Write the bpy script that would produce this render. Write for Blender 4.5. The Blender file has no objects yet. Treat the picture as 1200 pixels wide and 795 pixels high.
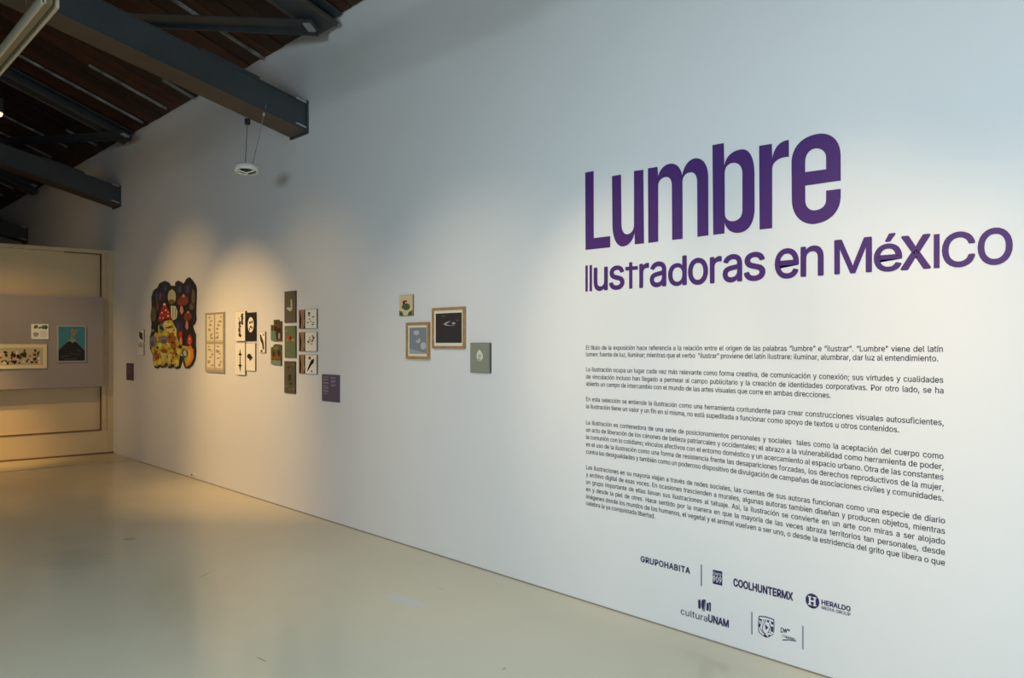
import bpy, bmesh, math, random
from mathutils import Vector, Matrix
random.seed(7)
SC = bpy.context.scene
COL = SC.collection

# ------------------------------------------------------------------ camera
FPX, HY, VPX = 980.0, 404.0, 873.0            # focal length, horizon row, distance to the wall's vanishing point
NN = math.hypot(FPX, VPX)
EYE = 1.5
D = EYE*FPX*VPX/(274.2*NN)                    # distance from camera to the long wall (about 3.57 m)
RX, RY = VPX/NN, FPX/NN                       # camera right axis
FX, FY = -FPX/NN, VPX/NN                      # camera forward axis
cam_d = bpy.data.cameras.new('camera')
cam = bpy.data.objects.new('camera', cam_d); COL.objects.link(cam)
cam_d.sensor_fit = 'HORIZONTAL'; cam_d.sensor_width = 36.0
cam_d.lens = FPX/1200*36.0
cam_d.shift_y = (HY-397.5)/1200
cam_d.clip_start = 0.05
cam.matrix_world = Matrix(((RX, 0, -FX, 0), (RY, 0, -FY, 0), (0, 1, 0, EYE), (0, 0, 0, 1)))
SC.camera = cam

# ------------------------------------------------------------------ world, exposure
w = bpy.data.worlds.new('world'); SC.world = w; w.use_nodes = True
bg = w.node_tree.nodes['Background']
bg.inputs['Color'].default_value = (0.62, 0.76, 1.0, 1); bg.inputs['Strength'].default_value = 0.25
vs = SC.view_settings
vs.view_transform = 'Standard'; vs.look = 'None'; vs.gamma = 1.0; vs.use_curve_mapping = False
vs.exposure = 0.07

# ------------------------------------------------------------------ area lights: stand-ins for daylight at unseen openings, plus added overhead fill
def area(name, loc, target, sx, sy, power, color, spread=125):
    l = bpy.data.lights.new(name, 'AREA'); l.shape = 'RECTANGLE'; l.size = sx; l.size_y = sy
    l.energy = power; l.color = color; l.spread = math.radians(spread)
    o = bpy.data.objects.new(name, l); COL.objects.link(o); o.location = loc
    o.rotation_euler = (Vector(target)-Vector(loc)).to_track_quat('-Z', 'Y').to_euler()
    return o
COOL = (0.70, 0.88, 1.0)
area('daylight_doorway', (3.6, 0.3, 0.95), (-1.6, 3.2, 0.1), 3.0, 1.7, 30, COOL)
area('daylight_window', (0.2, -6.9, 2.6), (0.0, 3.5, 2.0), 3.2, 1.6, 195, COOL)
area('overhead_fill', (-1.2, -0.6, 5.45), (-1.2, -0.2, 0.0), 3.0, 1.6, 104, COOL)  # fill light added overhead; the roof has no skylight

# ------------------------------------------------------------------ spotlights on the tracks: light + target
WARM = (1.0, 0.62, 0.235)
WARM2 = (1.0, 0.80, 0.52)
NEUTRAL = (1.0, 0.80, 0.55)
TRACK_Y, TRACK_Z = 1.23, 3.50
SPOTS = [  # x of the head, target x on wall, target z, watts, cone degrees, colour, y of the track, what it lights
    (-9.5, -9.54, 1.20, 128, 66, WARM, 0.8, 'the mushroom cut-out'),
    (-8.1, -8.06, 0.95, 330, 56, WARM, 0.8, 'the paired ink prints'),
    (-6.8, -6.60, 1.15, 62, 62, WARM, 0.8, 'the column of tall panels'),
    (-4.6, -4.35, 0.70, 98, 66, NEUTRAL, 0.8, 'the wall below the group of four pictures, added as wall wash'),  # wash added to brighten the lower middle of the wall
    (-10.4, -10.6, 2.60, 9, 120, WARM, 0.8, 'the upper wall at the far end, added as unseen fill'),  # wide flood added to warm the dim upper wall
    (-13.4, -15.0, 3.40, 16, 120, WARM, 0.8, 'the wall beyond the partition, added as unseen fill'),  # second flood added to warm the wall behind the partition
    (-3.2, -3.05, 1.42, 108, 43, WARM2, 1.23, 'the first letters of the large title'),
    (-1.9, -1.80, 1.42, 108, 43, (1.0, 0.68, 0.36), 1.23, 'the last letters of the large title'),
    (-1.0, -1.05, 1.00, 88, 48, (1.0, 0.66, 0.33), 1.23, 'the right edge of the wall text'),
]
FARSPOTS = [(-10.2, 2.6, 1.2, 125, 50, WARM, 'the right part of the grey panel'), (-10.6, 1.6, 0.30, 430, 44, WARM, 'the partition below the grey panel')]

# ------------------------------------------------------------------ helpers: rays through the photograph onto real planes
def ray(px, py):
    u, v = px-600, HY-py
    return (u*RX+FPX*FX, u*RY+FPX*FY, v)
def wallp(px, py, out=0.0):
    r = ray(px, py); t = (D-out)/r[1]
    return Vector((r[0]*t, D-out, EYE+r[2]*t))
def backp(px, py, X=-12.26):
    r = ray(px, py); t = X/r[0]
    return Vector((X, r[1]*t, EYE+r[2]*t))
EAVE, SLOPE = 4.28, 0.39
def roofp(px, py, drop=0.0):
    r = ray(px, py); t = (EAVE-drop+SLOPE*D-EYE)/(r[2]+SLOPE*r[1])
    return Vector((r[0]*t, r[1]*t, EYE+r[2]*t))
def roofz(y): return EAVE + SLOPE*(D-y)

# ------------------------------------------------------------------ materials
MATS = {}
def mat(name, color, rough=0.6, metal=0.0, noise=0.0, nscale=8.0, bump=0.0, bscale=60.0, emit=None, estr=0.0, coat=0.0, spec=0.5):
    if name in MATS: return MATS[name]
    m = bpy.data.materials.new(name); m.use_nodes = True
    nt = m.node_tree; b = nt.nodes['Principled BSDF']
    b.inputs['Base Color'].default_value = (*color, 1); b.inputs['Roughness'].default_value = rough
    b.inputs['Metallic'].default_value = metal; b.inputs['Coat Weight'].default_value = coat
    b.inputs['Specular IOR Level'].default_value = spec
    tc = nt.nodes.new('ShaderNodeTexCoord')
    if noise > 0:
        n = nt.nodes.new('ShaderNodeTexNoise'); n.inputs['Scale'].default_value = nscale; n.inputs['Detail'].default_value = 5
        nt.links.new(tc.outputs['Object'], n.inputs['Vector'])
        r = nt.nodes.new('ShaderNodeMapRange'); r.inputs[1].default_value = 0.3; r.inputs[2].default_value = 0.7
        r.inputs[3].default_value = 1-noise; r.inputs[4].default_value = 1+noise
        nt.links.new(n.outputs['Fac'], r.inputs[0])
        mx = nt.nodes.new('ShaderNodeVectorMath'); mx.operation = 'SCALE'; mx.inputs[0].default_value = color
        nt.links.new(r.outputs[0], mx.inputs['Scale']); nt.links.new(mx.outputs[0], b.inputs['Base Color'])
    if bump > 0:
        n2 = nt.nodes.new('ShaderNodeTexNoise'); n2.inputs['Scale'].default_value = bscale; n2.inputs['Detail'].default_value = 3
        nt.links.new(tc.outputs['Object'], n2.inputs['Vector'])
        bp = nt.nodes.new('ShaderNodeBump'); bp.inputs['Strength'].default_value = bump; bp.inputs['Distance'].default_value = 0.002
        nt.links.new(n2.outputs['Fac'], bp.inputs['Height']); nt.links.new(bp.outputs[0], b.inputs['Normal'])
    if emit:
        b.inputs['Emission Color'].default_value = (*emit, 1); b.inputs['Emission Strength'].default_value = estr
    MATS[name] = m
    return m
def srgb(r, g, b):
    f = lambda c: (c/255/12.92) if c/255 <= 0.04045 else ((c/255+0.055)/1.055)**2.4
    return (f(r), f(g), f(b))
_cc = {}
def C(r, g, b, rough=0.7):
    k = (r, g, b, rough)
    if k not in _cc: _cc[k] = mat('print_%d_%d_%d' % (r, g, b), srgb(r, g, b), rough)
    return _cc[k]

M_WALL = mat('white_wall_paint', (0.80, 0.795, 0.79), 0.62, noise=0.012, nscale=1.5, bump=0.12, bscale=45)
M_PART = mat('cream_partition_paint', (0.66, 0.52, 0.31), 0.5, noise=0.03, nscale=2)
M_WOODT = mat('pale_wood_trim', (0.60, 0.47, 0.28), 0.5, noise=0.1, nscale=14)
M_GREY = mat('mauve_grey_panel_paint', (0.33, 0.29, 0.27), 0.6, noise=0.02)
M_STEEL = mat('blue_grey_steel_paint', (0.046, 0.053, 0.058), 0.45, noise=0.1, nscale=5)
M_STEELB = mat('brown_grey_steel_paint', (0.085, 0.064, 0.045), 0.55, noise=0.1, nscale=5)
M_DECK = mat('dark_roof_deck', (0.018, 0.009, 0.006), 0.8)
M_PLANKS = [mat('roof_plank_%s' % n, c, 0.6, noise=0.35, nscale=9, bump=0.3, bscale=30) for n, c in
            (('brown', (0.045, 0.013, 0.006)), ('dark', (0.022, 0.008, 0.005)), ('umber', (0.055, 0.018, 0.008)))]
M_SLIT = mat('painted_daylight', (0.24, 0.24, 0.23), 0.5, noise=0.6, nscale=7)
M_VINYL = mat('purple_vinyl', srgb(78, 44, 112), 0.45)
M_TEXT = mat('dark_vinyl_text', srgb(38, 30, 50), 0.5)
M_TEXTB = mat('dark_purple_vinyl', srgb(52, 38, 88), 0.5)
M_GREYV = mat('grey_vinyl', srgb(120, 126, 136), 0.5)
M_WHITEV = mat('white_vinyl', (0.78, 0.78, 0.8), 0.5)
M_WOOD = mat('light_oak_frame', srgb(176, 138, 92), 0.45, noise=0.15, nscale=25)
M_WOODS = mat('oak_frame_edge', srgb(150, 105, 62), 0.5, noise=0.15, nscale=25)
M_MATB = mat('cream_mat_board', srgb(238, 230, 205), 0.7)
M_PAPER = mat('off_white_paper', srgb(248, 244, 232), 0.7)
M_EDGE = mat('brown_board_edge', srgb(112, 86, 60), 0.7)
M_WHITE = mat('white_plastic', (0.78, 0.77, 0.70), 0.35)
M_BLACK = mat('black_plastic', (0.02, 0.02, 0.022), 0.5)
M_WIRE = mat('grey_wire', (0.16, 0.14, 0.12), 0.4, metal=0.5)
M_BOLT = mat('bright_bolt', (0.6, 0.62, 0.62), 0.35, metal=0.6)
M_TRACK = mat('cream_track_enamel', (0.62, 0.56, 0.42), 0.4)
M_TRACKG = mat('track_groove', (0.30, 0.25, 0.16), 0.5)
M_LENS = mat('spotlight_lens', (0.9, 0.8, 0.5), 0.3, emit=(1, 0.75, 0.3), estr=6.0)

# polished floor: slightly uneven gloss, faint stains, a few scuffs, one painted reflection
def floor_material():
    m = bpy.data.materials.new('polished_cement_floor'); m.use_nodes = True
    nt = m.node_tree; b = nt.nodes['Principled BSDF']; L = nt.links
    tc = nt.nodes.new('ShaderNodeTexCoord')
    def noise(scale, detail=4):
        n = nt.nodes.new('ShaderNodeTexNoise'); n.inputs['Scale'].default_value = scale; n.inputs['Detail'].default_value = detail
        L.new(tc.outputs['Object'], n.inputs['Vector']); return n.outputs['Fac']
    ramp = nt.nodes.new('ShaderNodeValToRGB')
    ramp.color_ramp.elements[0].position = 0.32; ramp.color_ramp.elements[0].color = (0.67, 0.605, 0.44, 1)
    ramp.color_ramp.elements[1].position = 0.68; ramp.color_ramp.elements[1].color = (0.73, 0.67, 0.50, 1)
    L.new(noise(0.8), ramp.inputs['Fac'])
    last = ramp.outputs['Color']
    # scuffs and one painted reflection: ellipse masks in floor coordinates (x, y, radius x, radius y, angle, colour, strength)
    for (x, y, rx, ry, ang, col, st) in FLOOR_MARKS:
        mp = nt.nodes.new('ShaderNodeMapping'); mp.vector_type = 'TEXTURE'
        mp.inputs['Location'].default_value = (x, y, 0); mp.inputs['Rotation'].default_value = (0, 0, ang)
        mp.inputs['Scale'].default_value = (rx, ry, 1)
        L.new(tc.outputs['Object'], mp.inputs['Vector'])
        ln = nt.nodes.new('ShaderNodeVectorMath'); ln.operation = 'LENGTH'; L.new(mp.outputs[0], ln.inputs[0])
        sub = nt.nodes.new('ShaderNodeMath'); sub.operation = 'ADD'
        nz = nt.nodes.new('ShaderNodeMath'); nz.operation = 'MULTIPLY'; nz.inputs[1].default_value = 0.9
        L.new(noise(16), nz.inputs[0]); L.new(ln.outputs['Value'], sub.inputs[0]); L.new(nz.outputs[0], sub.inputs[1])
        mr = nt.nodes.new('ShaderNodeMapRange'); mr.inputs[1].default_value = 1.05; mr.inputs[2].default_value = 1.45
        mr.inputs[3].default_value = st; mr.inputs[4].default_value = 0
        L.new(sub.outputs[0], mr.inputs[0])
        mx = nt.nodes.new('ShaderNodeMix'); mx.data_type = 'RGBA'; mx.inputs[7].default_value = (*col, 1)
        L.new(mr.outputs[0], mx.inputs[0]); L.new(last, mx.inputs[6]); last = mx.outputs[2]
    L.new(last, b.inputs['Base Color'])
    rr = nt.nodes.new('ShaderNodeMapRange'); rr.inputs[3].default_value = 0.10; rr.inputs[4].default_value = 0.22
    L.new(noise(2.2), rr.inputs[0]); L.new(rr.outputs[0], b.inputs['Roughness'])
    bp = nt.nodes.new('ShaderNodeBump'); bp.inputs['Strength'].default_value = 0.06; bp.inputs['Distance'].default_value = 0.01
    L.new(noise(3.0, 2), bp.inputs['Height']); L.new(bp.outputs[0], b.inputs['Normal'])
    b.inputs['Specular IOR Level'].default_value = 0.5
    return m
def fl(px, py):
    r = ray(px, py); t = -EYE/r[2]; return r[0]*t, r[1]*t
FLOOR_MARKS = []
for (px, py, rx, ry, ang, col, st) in [
        (476, 705, 0.20, 0.075, 0.2, (0.62, 0.66, 0.70), 0.6), (306, 773, 0.05, 0.004, 0.1, (0.05, 0.045, 0.04), 0.8),  # first entry: pale bluish reflection painted into the floor colour
        (591, 784, 0.004, 0.02, 0.3, (0.1, 0.08, 0.06), 0.8), (516, 690, 0.05, 0.006, 0.0, (0.4, 0.34, 0.25), 0.6),
        (240, 674, 0.10, 0.004, -0.9, (0.14, 0.11, 0.07), 0.6), (152, 632, 0.06, 0.05, 0, (0.42, 0.36, 0.25), 0.5),
        (80, 655, 0.35, 0.3, 0, (0.56, 0.50, 0.36), 0.35)]:
    x, y = fl(px, py); FLOOR_MARKS.append((x, y, rx, ry, ang, col, st))
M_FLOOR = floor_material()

# ------------------------------------------------------------------ object helpers
def link(name, verts, faces, m, parent=None, smooth=False):
    off = parent.matrix_world.translation if parent else Vector((0, 0, 0))
    if parent: off = world_loc(parent)
    me = bpy.data.meshes.new(name)
    me.from_pydata([tuple(Vector(v)-off) for v in verts], [], faces)
    me.materials.append(m)
    bm = bmesh.new(); bm.from_mesh(me); bmesh.ops.recalc_face_normals(bm, faces=bm.faces)
    bm.to_mesh(me); bm.free()
    if smooth:
        for p in me.polygons: p.use_smooth = True
    o = bpy.data.objects.new(name, me); COL.objects.link(o)
    if parent: o.parent = parent
    return o
def world_loc(o):
    v = Vector(o.location)
    while o.parent:
        o = o.parent; v = v+Vector(o.location)
    return v
def thing(name, loc, label, cat, group=None):
    o = bpy.data.objects.new(name, None); COL.objects.link(o); o.location = loc
    o.empty_display_size = 0.1
    return tag(o, label, cat, group)
def tag(o, label, cat=None, group=None):
    o['label'] = label
    if cat: o['category'] = cat
    if group: o['group'] = group
    return o
def struct(o): o['kind'] = 'structure'; return o
class G:
    """collects geometry for one mesh"""
    def __init__(s): s.v, s.f = [], []
    def add(s, v, f):
        n = len(s.v); s.v += [Vector(p) for p in v]; s.f += [[i+n for i in q] for q in f]; return s
    def box(s, a, b):
        x0, y0, z0 = a; x1, y1, z1 = b
        v = [(x, y, z) for z in (z0, z1) for y in (y0, y1) for x in (x0, x1)]
        return s.add(v, [(0, 2, 3, 1), (4, 5, 7, 6), (0, 1, 5, 4), (2, 6, 7, 3), (0, 4, 6, 2), (1, 3, 7, 5)])
    def bar(s, p, q, wv, hv):
        """box from p to q with half width vectors wv, hv"""
        p, q, wv, hv = map(Vector, (p, q, wv, hv))
        v = [c+a*wv+b*hv for c in (p, q) for (a, b) in ((-1, -1), (1, -1), (1, 1), (-1, 1))]
        return s.add(v, [(0, 1, 2, 3), (7, 6, 5, 4), (0, 4, 5, 1), (1, 5, 6, 2), (2, 6, 7, 3), (3, 7, 4, 0)])
    def cyl(s, p, q, r, n=12, r2=None):
        p, q = Vector(p), Vector(q); ax = (q-p).normalized(); r2 = r if r2 is None else r2
        a = ax.orthogonal().normalized(); b = ax.cross(a)
        v = [c+(a*math.cos(t)+b*math.sin(t))*rr for c, rr in ((p, r), (q, r2)) for t in [2*math.pi*i/n for i in range(n)]]
        return s.add(v, [list(range(n))[::-1], list(range(n, 2*n))]+[(i, (i+1) % n, n+(i+1) % n, n+i) for i in range(n)])
    def lathe(s, c, prof, n=40):
        c = Vector(c); k = len(prof)
        v = [c+Vector((r*math.cos(2*math.pi*i/n), r*math.sin(2*math.pi*i/n), z)) for i in range(n) for r, z in prof]
        f = [(i*k+j, ((i+1) % n)*k+j, ((i+1) % n)*k+(j+1) % k, i*k+(j+1) % k) for i in range(n) for j in range(k)]
        return s.add(v, f)
    def prism(s, pts, push):
        """polygon pts (3D) extruded by vector push"""
        n = len(pts); push = Vector(push)
        v = [Vector(p) for p in pts]+[Vector(p)+push for p in pts]
        return s.add(v, [list(range(n)), list(range(2*n-1, n-1, -1))]+[(i, n+i, n+(i+1) % n, (i+1) % n) for i in range(n)])
    def obj(s, name, m, parent=None, smooth=False): return link(name, s.v, s.f, m, parent, smooth)

def cubic(p0, c1, c2, p1, n=8):
    out = []
    for i in range(1, n+1):
        t = i/n; a = (1-t)**3; b = 3*(1-t)**2*t; c = 3*(1-t)*t*t; d = t**3
        out.append((a*p0[0]+b*c1[0]+c*c2[0]+d*p1[0], a*p0[1]+b*c1[1]+c*c2[1]+d*p1[1]))
    return out
def path(cmds, k=0.66, n=8):
    """points and ('q', corner, end) rounded corners -> point list"""
    out = []
    for c in cmds:
        if c[0] == 'q':
            p0, cor, p1 = out[-1], c[1], c[2]
            c1 = (p0[0]+(cor[0]-p0[0])*k, p0[1]+(cor[1]-p0[1])*k); c2 = (p1[0]+(cor[0]-p1[0])*k, p1[1]+(cor[1]-p1[1])*k)
            out += cubic(p0, c1, c2, p1, n)
        else: out.append(c)
    return out
def ell(cx, cy, rx, ry, n=16, rot=0.0, wob=0.0):
    o = []
    for i in range(n):
        t = 2*math.pi*i/n; r = 1+random.uniform(-wob, wob)
        x, y = rx*r*math.cos(t), ry*r*math.sin(t)
        o.append((cx+x*math.cos(rot)-y*math.sin(rot), cy+x*math.sin(rot)+y*math.cos(rot)))
    return o
def stroke(pts, wd):
    """polyline of width wd -> list of quads (as polygons)"""
    qs = []
    for (x0, y0), (x1, y1) in zip(pts, pts[1:]):
        dx, dy = x1-x0, y1-y0; l = math.hypot(dx, dy) or 1; nx, ny = -dy/l*wd/2, dx/l*wd/2
        qs.append([(x0+nx, y0+ny), (x1+nx, y1+ny), (x1-nx, y1-ny), (x0-nx, y0-ny)])
    return qs

# curve polygons with holes -> mesh (x right, y up in plane), filled
def filled(name, loops, depth, m, parent, place):
    cu = bpy.data.curves.new('tmp', 'CURVE'); cu.dimensions = '2D'; cu.fill_mode = 'BOTH'
    for lp in loops:
        sp = cu.splines.new('POLY'); sp.points.add(len(lp)-1); sp.use_cyclic_u = True
        for i, (x, y) in enumerate(lp): sp.points[i].co = (x, y, 0, 1)
    return from_curve(name, cu, m, parent, place, depth)
DG = None
def curve_mesh(cu):
    o = bpy.data.objects.new('tmp', cu); COL.objects.link(o)
    dg = bpy.context.evaluated_depsgraph_get(); dg.update()
    ev = o.evaluated_get(dg); me = bpy.data.meshes.new_from_object(ev)
    vs_ = [tuple(v.co) for v in me.vertices]; fs = [tuple(p.vertices) for p in me.polygons]
    bpy.data.meshes.remove(me); bpy.data.objects.remove(o); bpy.data.curves.remove(cu)
    return vs_, fs
def from_curve(name, cu, m, parent, place, depth=0):
    cu.extrude = depth/2
    v, f = curve_mesh(cu)
    return link(name, [place(p) for p in v], f, m, parent)

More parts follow.
